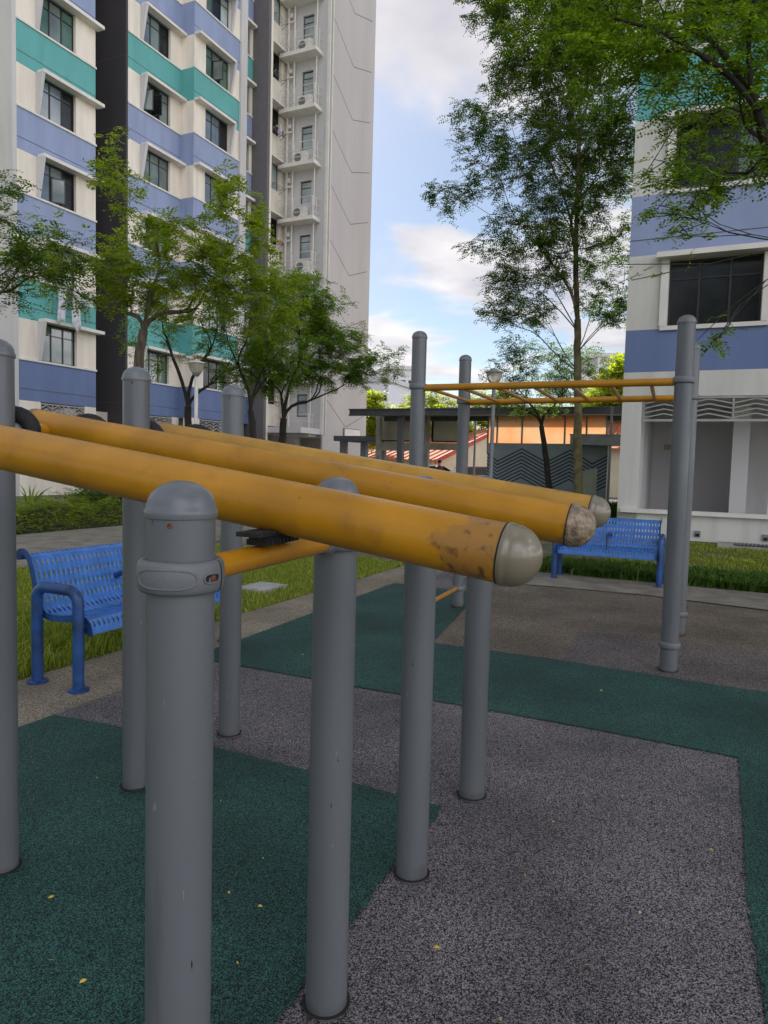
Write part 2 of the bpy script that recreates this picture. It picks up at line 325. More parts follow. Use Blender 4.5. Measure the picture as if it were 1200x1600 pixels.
def worn(name, base, wornc, centre, radius, dirv):
    """yellow paint with one scuffed brown patch of its own near a tube end"""
    m = mat(name, base, rough=.38, var=.22, vscale=5, bump=.05, bscale=40, coat=.12, spec=.4, detail=10, lo=.3, hi=.7)
    soil(m, 9, .56, .74, (.20,.10,.02), .55); soil(m, 38, .66, .70, (.10,.055,.02), .6)
    t = m.node_tree; P = t.nodes['Principled BSDF']; src = P.inputs['Base Color'].links[0].from_socket
    g = t.nodes.new('ShaderNodeTexCoord')
    nz = t.nodes.new('ShaderNodeTexNoise'); nz.inputs['Scale'].default_value = 16; nz.inputs['Detail'].default_value = 8; nz.inputs['Roughness'].default_value = .6
    t.links.new(g.outputs['Object'], nz.inputs['Vector'])
    ds = t.nodes.new('ShaderNodeVectorMath'); ds.operation = 'DISTANCE'; ds.inputs[1].default_value = (float(centre[0])+.5, float(centre[1])-2.3, float(centre[2]))
    t.links.new(g.outputs['Object'], ds.inputs[0])
    a = t.nodes.new('ShaderNodeMath'); a.operation = 'MULTIPLY_ADD'; a.inputs[1].default_value = -1/radius; a.inputs[2].default_value = 1.0
    t.links.new(ds.outputs['Value'], a.inputs[0])
    b = t.nodes.new('ShaderNodeMath'); b.operation = 'MULTIPLY_ADD'; b.inputs[1].default_value = 2.4; t.links.new(nz.outputs[0], b.inputs[0])
    sh = t.nodes.new('ShaderNodeMath'); sh.operation = 'SUBTRACT'; sh.inputs[1].default_value = 1.25; t.links.new(a.outputs[0], b.inputs[2]); t.links.new(b.outputs[0], sh.inputs[0])
    cr_ = t.nodes.new('ShaderNodeValToRGB'); cr_.color_ramp.elements[0].position = .06; cr_.color_ramp.elements[1].position = .24
    t.links.new(sh.outputs[0], cr_.inputs[0])
    n2_ = t.nodes.new('ShaderNodeTexNoise'); n2_.inputs['Scale'].default_value = 45; n2_.inputs['Detail'].default_value = 8; t.links.new(g.outputs['Object'], n2_.inputs['Vector'])
    r2_ = t.nodes.new('ShaderNodeValToRGB'); r2_.color_ramp.elements[0].color = (.12,.055,.018,1); r2_.color_ramp.elements[1].color = (*wornc, 1)
    r2_.color_ramp.elements[0].position = .30; r2_.color_ramp.elements[1].position = .46
    t.links.new(n2_.outputs[0], r2_.inputs[0])
    mm = t.nodes.new('ShaderNodeMix'); mm.data_type = 'RGBA'; t.links.new(cr_.outputs[0], mm.inputs[0]); t.links.new(src, mm.inputs[6]); t.links.new(r2_.outputs[0], mm.inputs[7])
    t.links.new(mm.outputs[2], P.inputs['Base Color']); return m

# ------------------------------------------------------------------ ground
def sheet(name, poly, z, m, label=None, kind='structure', thick=0):
    b = MB()
    if thick: b.prism([(x, y, z-thick) for x, y in poly], (0, 0, thick))
    else: b.quad(*[(x, y, z) for x, y in poly])
    o = b.build(name, m); o['kind'] = kind; return o
def ccw(p):
    a = sum(p[i][0]*p[(i+1) % len(p)][1]-p[(i+1) % len(p)][0]*p[i][1] for i in range(len(p)))
    return p if a > 0 else p[::-1]
def L(u_, v_, o=(-1.99, 3.79)): q = A3(o[0], o[1], 0)+u_*R+v_*V; return (float(q[0]), float(q[1]))
sheet('ground', [(-900, -60), (900, -60), (900, 1500), (-900, 1500)], -.012, Mt['soil'])
# rubber court: left edge runs along R through (-1.99, 3.79)
sheet('playground_surface', ccw([L(-9, 0), L(8.4, 0), L(8.4, 1.6), L(4.6, 4.1), L(4.6, 16), L(-9, 16)]), .0, Mt['rub_grey'])
def ragged(poly, step=.035, amp=.004):
    g = np.random.default_rng(5); out_ = []
    for i in range(len(poly)):
        a, b_ = np.array(poly[i]), np.array(poly[(i+1) % len(poly)]); L_ = np.linalg.norm(b_-a); n = max(1, min(220, int(L_/step))); nn = np.array([b_[1]-a[1], a[0]-b_[0]])/max(L_, 1e-6)
        for k in range(n): out_.append(tuple(a+(b_-a)*k/n+nn*g.normal()*amp*(k > 0)))
    return out_
g1 = [(-1.98,3.78), (-1.87,4.0), (-1.42,3.84), (-.83,3.59), (-.34,3.35), (.29,3.02)]
b = MB(); arc = [(.29,3.02), (.20,2.79), (.08,2.59), (0,2.38), (-.08,2.2), (-.16,2.0), (-.25,1.8), (-.42,1.45), (-.7,1.0), (-1.2,.5), (-3.6,-.6), L(-4, .0)]
b.quad(*[(x, y, .006) for x, y in ccw(ragged(g1+arc[1:]))])
o = b.build('green_surface', Mt['rub_green']); o['kind'] = 'structure'
# second green patch: bar across the court, arm along the climbing frame, arm down the right
b = MB()
lo = [(-1.42,5.27), (-.14,4.65), (.66,4.28), (1.31,3.96), (1.90,3.64)]
up = [(.44,5.89), (1.34,5.49), (2.16,5.03), (2.66,4.77)]
b.quad(*[(x, y, .006) for x, y in ccw(ragged([(-1.42,5.27)]+lo[1:]+[(1.33,2.43), (1.08,1.84), (.5,.5), (3.2,-.7), (5.6,3.35)]+up[::-1]+[(.86,7.31), (1.04,7.97), (1.2,8.3), (.15,8.85)]))])
o = b.build('green_surface', Mt['rub_green']); o['kind'] = 'structure'
sheet('brown_surface', ccw([(.40,5.84), (.82,7.31), (1.0,7.97), (1.5,9.1), (2.11,8.89), (3.11,8.46), (4.23,7.67), (9,5.4), (8,2.6), (5.6,3.25), (2.62,4.70), (2.12,4.97), (1.30,5.43)]), .002, Mt['rub_brown'])
sheet('grey_patch_surface', ccw(ragged([(1.41,5.42), (1.84,6.51), (2.65,6.17), (3.25,5.87), (5.5,4.9), (5.0,3.60), (2.62,4.72), (2.12,4.98), (1.41,5.40)])), .004, Mt['rub_mix'])
sheet('bench_strip_path', ccw([L(-9, -.72), L(8.6, -.72), L(9.1, .0), L(9.1, 1.9), (1.5,9.13), L(8.4, 1.2), L(8.4, 0), L(-9, 0)]), -.003, Mt['agg'])
sheet('concrete_edge_path', ccw([(.9,9.5), (1.5,9.1), (2.11,8.89), (3.11,8.46), (4.23,7.70), (9,5.45), (9.3,6.3), (4.8,8.76), (3.72,9.33), (2.38,10.03), (1.3,10.6)]), .010, Mt['path'])
def LP(u_, v_): return L(u_, v_, (-4.83, 9.19))
sheet('footpath', ccw([LP(-14, 0), LP(40, 0), LP(40, -3.45), LP(-14, -3.45)]), .002, Mt['path'])
sheet('crossing_path', ccw([(-4.0,13.9), (-.55,11.62), (.27,10.78), (1.2,10.5), (1.6,11.3), (-.2,12.4), (-3.3,14.6)]), .07, Mt['path'], thick=.1)
sheet('mossy_verge', ccw([(2.4,10.1), (4.8,8.8), (9.3,6.4), (16,10.5), (6.6,15.3), (5.2,15.9), (3.2,16.5)]), -.004, Mt['moss'])
sheet('car_park', ccw([(-8,27.5), (3,25.5), (9,24.3), (30,23), (160,90), (60,180), (-60,180), (-10,60)]), .0, Mt['asph'])

# grass as stuff
def blades(name, poly, n, h, mat_, z=0, wd=.006, lean=.5, seed=1, label='short green lawn grass beside the bench path', cat='grass', clump=None):
    g = np.random.default_rng(seed); P = np.array(poly); lo_, hi_ = P.min(0), P.max(0); pts = np.empty((0, 2))
    while len(pts) < n:
        q = g.uniform(lo_, hi_, (n*2, 2)); ins = np.zeros(len(q), bool); j = len(P)-1
        for i in range(len(P)):
            c = ((P[i, 1] > q[:, 1]) != (P[j, 1] > q[:, 1])) & (q[:, 0] < (P[j, 0]-P[i, 0])*(q[:, 1]-P[i, 1])/(P[j, 1]-P[i, 1]+1e-12)+P[i, 0]); ins ^= c; j = i
        q = q[ins]
        if clump:
            s_ = np.sin(q[:, 0]*clump+1.3)*np.sin(q[:, 1]*clump*1.1)+.5*np.sin(q[:, 0]*clump*2.7+q[:, 1]*clump*1.9)
            q = q[s_+g.uniform(-1, 1, len(q)) > -.4]
        pts = np.vstack([pts, q])
    pts = pts[:n]; a = g.uniform(0, 2*np.pi, n); hh = h*g.uniform(.5, 1.25, n); ln = lean*g.uniform(.1, 1.2, n)
    bx = np.stack([np.cos(a), np.sin(a)], 1)*wd*g.uniform(.6, 1.4, n)[:, None]
    d = g.uniform(0, 2*np.pi, n); ld = np.stack([np.cos(d), np.sin(d)], 1)*(hh*ln)[:, None]
    v = np.zeros((n, 5, 3)); v[:, 0, :2] = pts-bx; v[:, 1, :2] = pts+bx; v[:, :2, 2] = z-.01
    v[:, 2, :2] = pts+ld*.35+bx*.8; v[:, 3, :2] = pts+ld*.35-bx*.8; v[:, 2:4, 2] = (z+hh*.6)[:, None]
    v[:, 4, :2] = pts+ld; v[:, 4, 2] = z+hh*(1-.35*ln)
    i = np.arange(n)*5
    F = np.vstack([np.stack([i, i+1, i+2], 1), np.stack([i, i+2, i+3], 1), np.stack([i+3, i+2, i+4], 1)])
    o = bigmesh(name, v.reshape(-1, 3), F, mat_, tri=True); tag(o, label, cat, kind='stuff'); return o
blades('lawn_grass', [L(-1.5, -.74), L(8.4, -.74), (.25,10.7), (-.55,11.5), LP(3.4, .02), LP(-6, .02)], 90000, .042, Mt['grass'], wd=.0045, seed=3)
blades('lawn_grass', [L(-.5, -.78), L(3.0, -.78), L(3.0, -2.6), L(-.5, -2.2)], 16000, .13, Mt['grass'], wd=.005, lean=.9, seed=4, label='long unmown grass tufts behind the bench', clump=9)
blades('lawn_grass', [(-8.5,15.6), (-6.6,13.9), (-1.2,25), (-7,30)], 30000, .07, Mt['grass'], wd=.010, seed=5, label='lawn at the foot of the coloured apartment block')
blades('verge_grass', [(3.6,10.0), (4.95,8.9), (8.6,7.0), (12,10), (6.9,14.8), (4.0,15.8)], 26000, .05, Mt['grass'], wd=.008, seed=6, label='thin grass and moss on the verge below the building', clump=2.1)
blades('verge_undergrowth', [(2.1,10.15), (3.72,9.42), (4.85,8.83), (9.0,6.7), (9.4,7.4), (5.3,9.9), (2.6,11.1)], 26000, .17, Mt['fern'], wd=.012, lean=1.1, seed=7, label='leafy green undergrowth along the concrete edge', cat='undergrowth', clump=5)
blades('mural_undergrowth', [(3.0,22.8), (6.9,21.0), (7.2,21.6), (3.2,23.5)], 16000, .50, Mt['leafC'], wd=.03, lean=.5, seed=8, label='dark green strap-leaved ground cover below the chevron mural', cat='ground cover')

# ------------------------------------------------------------------ inclined bar station
def post(root, xy, h, rr=.0575, material='post', rust=True, n=32):
    x, y = xy; p = MB()
    p.lathe((x, y, -.05), Z, [(rr, 0), (rr, .05+h-.053)], n); po = p.build('post', Mt[material], root, True)
    c = MB(); prof = [(rr+.0035, -.006), (rr+.0045, 0), (rr+.0045, .007), (rr+.002, .010)]
    H_ = .047
    for i in range(1, 10):
        a = i/9*math.pi/2; prof.append(((rr+.001)*math.cos(a)+.0005, .010+H_*math.sin(a)))
    c.lathe((x, y, h-.057), Z, prof, n); c.build('cap', Mt['cap_grey'], po, True, 60)
    sc = MB(); a = math.atan2(-y, -x)-.32; d = A3(math.cos(a), math.sin(a), 0); sc.lathe(A3(x, y, h-.074)+d*(rr-.001), d, [(.0045, 0), (.0045, .002), (.003, .003), (.002, .0015)], 10); sc.build('screw', Mt['rust'], po, True)
    g = MB(); g.lathe((x, y, .0125), Z, [(rr+.001, 0), (rr+.010, 0), (rr+.006, .0015), (rr+.001, .0015)], n); g.build('base_gap', Mt['dark'], po)
    return po
def collar(root, xy, z, rr=.0575, hh=.028, bulge=.0135, n=40, name='clamp', lugs=True, toward=None):
    x, y = xy; c = MB(); prof = [(rr+.0015, -hh*.95)]
    for i in range(13):
        a = -math.pi/2+math.pi*i/12; prof.append((rr+.004+bulge*abs(math.cos(a))**.55, hh*math.sin(a)))
    prof.append((rr+.0015, hh*.95)); c.lathe((x, y, z), Z, prof, n); return c
st = thing('inclined_bar_station', (-.5, 2.3, 0), 'outdoor exercise frame of three thick sloping ochre tubes on dome-capped grey posts', 'exercise frame')
Apts = {'A': (-.350,1.222), 'B': (-.125,1.865), 'C': (.135,2.50), 'D': (.432,3.13)}
Bpts = {'E0': (-1.62,1.80), 'E': (-1.350,2.47), 'F': (-1.100,3.14), 'G': (-.815,3.785)}
posts = {}
for k, p in Apts.items(): posts[k] = post(st, p, 1.462)
for k, p in Bpts.items(): posts[k] = post(st, p, 1.895)
P3 = lambda k, z: A3(*(Apts.get(k) or Bpts.get(k)), z)
# thin crossbars and clamps of the front row
ZC = 1.300
for a, b_ in (('A', 'B'), ('B', 'C'), ('C', 'D')):
    pa, pb = P3(a, ZC), P3(b_, ZC-.005); d = nrm(pb-pa)
    m = MB(); m.tube([pa+d*.078, pb-d*.078], .0245, 20); m.build('crossbar', Mt['yellow'], st, True)
    for q, e in ((pa, d), (pb, -d)):
        s_ = MB(); s_.lathe(q+e*.060, e, [(.030, 0), (.034, .010), (.034, .014), (.030, .016), (.030, .022), (.027, .034), (.026, .035)], 20)
        s_.build('bar_socket', Mt['clamp'], st, True)
for k, th, zc, sz in (('A', .52, .42, .016), ('A', .40, .62, .007), ('B', .05, .60, .006), ('B', .32, .72, .004), ('C', -.3, .8, .006)):
    x, y = Apts[k]; aa = math.atan2(-y, -x)+th; g = np.random.default_rng(int(sz*1e4)); vs = []
    for i in range(10):
        q = 2*math.pi*i/10; rr = sz*g.uniform(.4, 1.1); b2 = aa+rr*.30*math.cos(q)/.0578; vs.append((x+.0578*math.cos(b2), y+.0578*math.sin(b2), zc+rr*1.5*math.sin(q)))
    m = MB(); m.add(vs, [tuple(range(10))]); m.build('paint_chip', Mt['dark'], posts[k])
for k in 'ABCD':
    c = collar(st, Apts[k], ZC); cl = c.build('clamp', Mt['clamp'], posts[k], True, 60)
    if k == 'A':
        x, y = Apts[k]; fa = math.atan2(-y, -x)   # heading from post to viewer side
        def onring(th, z, off=.0): 
            aa = fa+th; zz_ = z/.028; rr = .0575+.004+.0135*max(0., 1-zz_*zz_)**.275+off
            return A3(x+rr*math.cos(aa), y+rr*math.sin(aa), ZC+z)
        ov = []
        for i in range(48):
            t_ = 2*math.pi*i/48; cx, cz = math.cos(t_), math.sin(t_)
            ov.append(onring(rad(-22)+rad(42)*math.copysign(abs(cx)**.6, cx), .0160*math.copysign(abs(cz)**.75, cz), -.0005))
        m = MB(); m.tube(ov, .0021, 8, closed=True); m.build('embossed_oval', Mt['clamp'], cl, True)
        m = MB(); ring = []
        for i in range(24):
            t_ = 2*math.pi*i/24; cx, cz = math.cos(t_), math.sin(t_)
            ring.append(onring(rad(43)+rad(13)*math.copysign(abs(cx)**.6, cx), .0080*math.copysign(abs(cz)**.8, cz), .0008))
        m.add(ring, [tuple(range(24))]); m.build('bolt_slot', Mt['dark'], cl)
        m = MB(); m.tube(ring, .0018, 6, closed=True); m.build('slot_rim', Mt['clamp'], cl, True)
        m = MB(); cpt = onring(rad(44), -.001, .0012); nn = nrm(cpt-A3(x, y, ZC)); m.lathe(cpt-nn*.001, nn, [(.0065, 0), (.0062, .0015), (.003, .002)], 6); m.build('rusty_bolt', Mt['rust'], cl)
        m = MB(); seam = [onring(rad(63), z_, .0) for z_ in np.linspace(-.027, .027, 9)]; m.tube(seam, .0012, 6); m.build('seam', Mt['dark'], cl)
# rear crossbars (grey pipe), sockets
ZB = 1.590
for a, b_ in (('E0', 'E'), ('E', 'F'), ('F', 'G')):
    pa, pb = P3(a, ZB), P3(b_, ZB); d = nrm(pb-pa)
    m = MB(); m.tube([pa+d*.05, pb-d*.05], .0215, 16); m.build('rear_crossbar', Mt['pipe_grey'], st, True)
# thick tubes
T1a, T1b = A3(-1.004,1.852,1.517), A3(.240,1.309,1.3365)
dT = nrm(T1b-T1a); pitchdir = A3(.268, .636, 0)
for i in range(3):
    off = pitchdir*i+A3(0, 0, (.0, .010, .006)[i]); 
    e = T1b+off+dT*(-.012 if i == 0 else (.006 if i == 1 else -.02)); s0 = T1b+off-dT*(2.09, 2.05, 2.03)[i]
    wc = e-dT*.07+A3(0, 0, -.005)+nrm(A3(.02, -1, .25))*.05
    ty = worn('worn_ochre_paint', (.45,.205,.006) if i < 2 else (.45,.24,.03), (.34,.165,.03), wc if i == 0 else e-dT*.005+A3(0, -.03, -.045), (.085, .06, .04)[i], dT)
    m = MB(); m.tube([s0+(e-s0)*k/6 for k in range(7)], .0575, 48); tb = m.build('sloping_tube', ty, st, True)
    c = MB(); prof = [(.0585, -.004), (.0605, 0), (.0605, .008), (.0580, .010)]
    for k in range(1, 13):
        a = k/12*math.pi/2; prof.append((.0590*math.cos(a)+.0003, .010+.058*math.sin(a)))
    capm = mat('beige_end_cap' if i != 1 else 'scuffed_end_cap', (.20,.172,.115) if i != 1 else (.25,.185,.12), rough=.30 if i != 1 else .5, var=.10 if i != 1 else .45, vscale=8 if i != 1 else 55, spec=.55, bump=0 if i != 1 else .5, bscale=40 if i != 1 else 120, detail=3 if i != 1 else 8, coat=.25 if i != 1 else .1)
    c.lathe(e-dT*.0, dT, prof, 40); co = c.build('end_cap', capm, tb, True, 60)
    g = MB(); g.lathe(e-dT*.006, dT, [(.0578, 0), (.0592, 0), (.0592, .003), (.0578, .003)], 40); g.build('cap_seam', Mt['dark'], tb)
    c = MB(); c.lathe(s0, -dT, [(.060, -.01), (.060, .01), (.045, .035), (.02, .05), (.001, .055)], 28); c.build('rear_end_cap', capm, tb, True, 60)
    # saddle pad where the tube sits on the thin crossbar
    mid = (P3('ABCD'[i], ZC)+P3('ABCD'[i+1], ZC))/2; dr_ = nrm(P3('ABCD'[i+1], 0)-P3('ABCD'[i], 0))
    axis_pt = T1b+off+dT*np.dot(mid-(T1b+off), dT)
    m = MB(); q = A3(*axis_pt[:2], ZC)
    hd = nrm(A3(dT[0], dT[1], 0))
    m.box(q-hd*.020-dr_*.075+A3(0, 0, .027), hd*.04, dr_*.15, A3(0, 0, .020))
    m.box(q-hd*.028-dr_*.112+A3(0, 0, .046), hd*.055, dr_*.20, A3(0, 0, .009))
    for j in range(9): m.box(q-hd*.026-dr_*(.074-.017*j)+A3(0, 0, .0255), hd*.052, dr_*.008, A3(0, 0, .012))
    m.build('rubber_saddle', Mt['black_foam'], st)
    m = MB(); m.tube([A3(*axis_pt[:2], ZC+.05), axis_pt-A3(0, 0, .045)], .016, 10); m.build('saddle_stem', Mt['dark'], st)
    # yellow sleeves and arched black grips on the rear crossbar, either side of the tube
    ka, kb = (('E0', 'E'), ('E', 'F'), ('F', 'G'))[i]
    pa, pb = P3(ka, ZB), P3(kb, ZB); d = nrm(pb-pa); L_ = np.linalg.norm(pb-pa)
    m0 = MB(); hit = s0+dT*.17; tt = np.dot(hit-pa, d)
    m0.tube([pa+d*(tt-.150), pa+d*(tt-.138), pa+d*(tt-.137), pa+d*(tt+.137), pa+d*(tt+.138), pa+d*(tt+.150)], [.029, .029, .027, .027, .029, .029], 20); m0.build('yellow_sleeve', Mt['yellow'], st, True)
    for sgn in (-1, 1):
        cpt = pa+d*(tt+sgn*.180); hv = nrm(A3(dT[0], dT[1], 0)); path = []
        for k in range(15):
            a = math.pi*(1.12-1.24*k/14)
            path.append(cpt+hv*(.058*math.cos(a)-.01)+A3(0, 0, .060*math.sin(a)-.008)+d*(.03*math.cos(a)))
        gr = MB(); gr.tube(path, [.022]+[.030]*13+[.022], 16); gr.build('arched_grip', Mt['black_foam'], st, True)

# ------------------------------------------------------------------ monkey bars
mk = thing('monkey_bars', (1.5, 6.3, 0), 'tall monkey bars with yellow ladder rails between four grey posts', 'monkey bars')
J, Hh, I_, K = (2.165,5.24), (.265,6.13), (.805,7.46), (2.72,6.42)
for p, h in ((J, 2.635), (Hh, 2.635), (I_, 2.65), (K, 2.65)):
    po = post(mk, p, h, .0625); 
    for z in (2.165, .205): collar(mk, p, z, .0625, .024, .012).build('clamp', Mt['clamp'], po, True, 60)
    for z in (2.165, .205):
        for a in (.4, 2.2, 3.6, 5.2): 
            m = MB(); d = A3(math.cos(a), math.sin(a), 0); m.box(A3(*p, z)+d*.070-A3(.008, .008, .007), A3(.016, 0, 0), A3(0, .016, 0), A3(0, 0, .014)); m.build('clamp_lug', Mt['clamp'], po)
def bar(root, a, b_, rr, name, m_='yellow'):
    m = MB(); m.tube([a, b_], rr, 16); return m.build(name, Mt[m_], root, True)
fa_, fb_ = A3(*Hh, 2.155), A3(*J, 2.155); ra_, rb_ = A3(*I_, 2.16), A3(*K, 2.16)
dd = nrm(fb_-fa_); de = nrm(rb_-ra_)
bar(mk, fa_+dd*.06, fb_-dd*.06, .029, 'rail'); bar(mk, ra_+de*.06, rb_-de*.06, .029, 'rail')
for i in range(8):
    t_ = (.075+.30*i) if i < 7 else 2.0
    if i == 7: continue
    q1 = fa_+dd*t_; q2 = ra_+de*(t_+.0); bar(mk, q1, q2, .016, 'rung')
for p, q in ((Hh, I_), (J, K)):
    a, b_ = A3(*p, .205), A3(*q, .205); d = nrm(b_-a); bar(mk, a+d*.06, b_-d*.06, .021, 'step_bar')

# ------------------------------------------------------------------ benches
def bench(loc, along, face, Lb, label):
    o3 = A3(*loc, 0); root = thing('park_bench', o3, label, 'bench', 'blue perforated steel benches')
    al = nrm(A3(*along, 0)); fc = nrm(A3(*face, 0))
    W = lambda x, s, z: o3+fc*x+al*s+A3(0, 0, z)
    def arm(s):
        m = MB(); path = [W(-.02, s, 0), W(-.02, s, .555)]
        for k in range(1, 7): a = k/6*math.pi/2; path.append(W(-.02+.085*(1-math.cos(a)), s, .555+.085*math.sin(a)))
        path += [W(.27, s, .64)]
        for k in range(1, 7): a = k/6*math.pi/2; path.append(W(.27+.085*math.sin(a), s, .555+.085*math.cos(a)))
        path += [W(.355, s, 0)]
        m.tube(path, .036, 18); ar = m.build('arm_frame', Mt['blue_tube'], root, True)
        for x in (-.02, .355): g = MB(); g.lathe(W(x, s, 0), Z, [(.066, -.002), (.066, .012), (.062, .014)], 20); g.build('foot_plate', Mt['blue_tube'], ar, True)
    arm(0); arm(Lb)
    prof = [(-.245,.79), (-.238,.82), (-.212,.833), (-.182,.822), (-.160,.79), (-.140,.74), (-.118,.66), (-.096,.58), (-.07,.505), (-.04,.452), (.0,.422), (.05,.410), (.12,.412), (.20,.418), (.27,.428), (.32,.438), (.352,.436), (.378,.416), (.392,.385), (.395,.35)]
    P = np.array(prof); seg = np.r_[0, np.cumsum(np.linalg.norm(np.diff(P, axis=0), axis=1))]
    tot = seg[-1]; ss = [0]; k = 0; hole = []
    step = [.050, .036]
    while ss[-1] < tot-.05: hole.append(k % 2 == 1); ss.append(ss[-1]+step[k % 2]); k += 1
    hole.append(False); ss.append(tot)
    # refine long segments so that bends stay smooth
    s2, h2 = [0], []
    for a, b_, hv in zip(ss[:-1], ss[1:], hole): 
        for q in (1, 2): s2.append(a+(b_-a)*q/2); h2.append(hv)
    px = np.interp(s2, seg, P[:, 0]); pz = np.interp(s2, seg, P[:, 1])
    n = int((Lb-.09)/.040); pit = (Lb-.09)/n; ys = [.045]; hy = []
    for i in range(n): ys += [.045+pit*i+pit*.36, .045+pit*i+pit*.64, .045+pit*(i+1)]; hy += [False, True, False]
    m = MB(); idx = {}
    vs = [W(px[i], y, pz[i]) for i in range(len(s2)) for y in ys]; ny = len(ys)
    fs = [(i*ny+j, i*ny+j+1, (i+1)*ny+j+1, (i+1)*ny+j) for i in range(len(s2)-1) for j in range(ny-1) if not (h2[i] and hy[j])]
    m.add(vs, fs); sh_ = m.build('perforated_seat_sheet', Mt['blue'], root, True, 60)
    md = sh_.modifiers.new('thick', 'SOLIDIFY'); md.thickness = .004; md.offset = 0
    for s in (.040, Lb-.040):
        m = MB(); tp = [A3(px[i], 0, pz[i]) for i in range(len(s2))]
        for i in range(len(tp)-1):
            def dn(j):
                t_ = nrm(tp[min(j+1, len(tp)-1)]-tp[max(j-1, 0)]); return A3(t_[2], 0, -t_[0])*-.042
            a, b_ = tp[i], tp[i+1]; da, db = dn(i), dn(i+1)
            c8 = [W(q[0], s-.003, q[2]) for q in (a, b_, b_-db*-1, a-da*-1)]+[W(q[0], s+.003, q[2]) for q in (a, b_, b_-db*-1, a-da*-1)]
            m.hexa(c8)
        m.build('side_flange', Mt['blue_tube'], root)
    m = MB(); m.tube([W(.335, .03, .375), W(.335, Lb-.03, .375)], .026, 12); m.build('seat_beam', Mt['blue_tube'], root, True)
    m = MB(); m.tube([W(-.06, .03, .43), W(-.06, Lb-.03, .43)], .022, 12); m.build('back_beam', Mt['blue_tube'], root, True)
    m = MB(); m.tube([W(-.105, Lb/2, .60), W(-.03, Lb/2, .632), W(.16, Lb/2, .63), W(.215, Lb/2, .615), W(.24, Lb/2, .58), W(.245, Lb/2, .42)], .021, 12)
    m.build('middle_armrest', Mt['blue_tube'], root, True)
    return root
bench((-2.245,4.595), (R[0], R[1]), (V[0], V[1]), 1.50, 'blue perforated bench on the grass edge behind the sloping tubes, leftmost bench')
bench((2.49,9.93), (V[0], V[1]), (-R[0], -R[1]), 1.34, 'blue perforated bench beyond the tube end caps, in front of the right building')

# small ground things
def slab(name, c, ux, uy, label, cat, m_top, z=.02):
    root = thing(name, (*c, 0), label, cat); o3 = A3(*c, 0)
    m = MB(); m.box(o3-R*ux/2-V*uy/2+A3(0, 0, -.02), R*ux, V*uy, A3(0, 0, z+.02)); m.build('concrete_frame', Mt['conc'], root)
    m = MB(); m.box(o3-R*ux*.38-V*uy*.38+A3(0, 0, z-.005), R*ux*.76, V*uy*.76, A3(0, 0, .009)); m.build('cover', m_top, root); return root
slab('inspection_cover', (-1.41,8.25), .52, .40, 'square pale concrete inspection cover set in the grass', 'manhole cover', mat('pale_steel', (.40,.42,.42), rough=.5), .03)
g_ = thing('drain_grating', (7.55,14.2,0), 'black slotted drain grating beside the white wall', 'drain')
m = MB(); o3 = A3(7.55,14.2,0)
for k in range(12): m.box(o3+V*(-.42+.07*k)-R*.28+A3(0, 0, .04), V*.03, R*.56, A3(0, 0, .02))
m.build('grating', Mt['steel'], g_)
m = MB(); m.box(o3-V*.75-R*.5+A3(0, 0, -.02), V*1.5, R*.18, A3(0, 0, .07)); m.box(o3-V*.75+R*.32+A3(0, 0, -.02), V*1.5, R*.15, A3(0, 0, .07)); m.box(o3-V*.75-R*.3+A3(0,0,-.02), V*.3, R*.6, A3(0, 0, .06)); m.build('concrete_kerb', Mt['conc'], g_)
m = MB(); m.box(o3-V*.6-R*.28+A3(0, 0, .0), V*1.2, R*.56, A3(0, 0, .018)); m.build('drain_pit', Mt['dark'], g_)
def inside(x, y, P):
    c = False; j = len(P)-1
    for i in range(len(P)):
        if (P[i][1] > y) != (P[j][1] > y) and x < (P[j][0]-P[i][0])*(y-P[i][1])/(P[j][1]-P[i][1])+P[i][0]: c = not c
        j = i
    return c
G1 = g1+arc[1:]; G2 = [(-1.42,5.27)]+lo[1:]+[(1.33,2.43), (1.08,1.84), (.5,.5), (3.2,-.7), (5.6,3.35)]+up[::-1]+[(.86,7.31), (1.04,7.97), (1.2,8.3), (.15,8.85)]; GB = [(.44,5.89), (1.04,7.97), (2.1,8.9), (9,5.4), (5.6,3.35), (2.66,4.77), (1.34,5.49)]
ml = mat('fallen_yellow_leaf', (.55,.42,.06), rough=.7, var=.2, vscale=30)
LF = [(-1.09,2.3), (-.42,2.57), (1.33,2.71), (.65,2.04), (-.40,2.01), (.35,1.82), (-.68,3.01), (-.38,2.28), (-.95,2.0), (-.82,1.92), (-.7,2.7), (-1.3,3.2), (-.55,1.8), (.2,2.1), (.9,2.3), (.75,2.9), (.5,3.3), (1.1,4.0), (.3,4.4), (-.2,4.9), (.7,5.0), (1.5,4.7), (-.6,5.4), (1.7,6.2), (.1,2.9), (-.5,2.35), (-.30,2.75), (.55,2.5)]
for i, (x, y) in enumerate(LF):
    a = rng.uniform(0, 6.28); l = rng.uniform(.005, .012); wd = l*.38; d = A3(math.cos(a), math.sin(a), 0); q = A3(-d[1], d[0], 0)
    m = MB(); c = A3(x, y, .010); up_ = A3(0, 0, .004)
    m.add([c-d*l, c-d*l*.2-q*wd+up_, c+d*l*.5-q*wd*.8+up_, c+d*l, c+d*l*.5+q*wd*.8, c-d*l*.2+q*wd], [(0, 1, 2, 3, 4, 5)])
    o = m.build('fallen_leaf', ml); tag(o, 'tiny yellow fallen leaf lying on the %s rubber surface' % ('green' if inside(x, y, G1) or inside(x, y, G2) else 'brown' if inside(x, y, GB) else 'grey'), 'leaf', 'fallen leaves on the rubber surface')


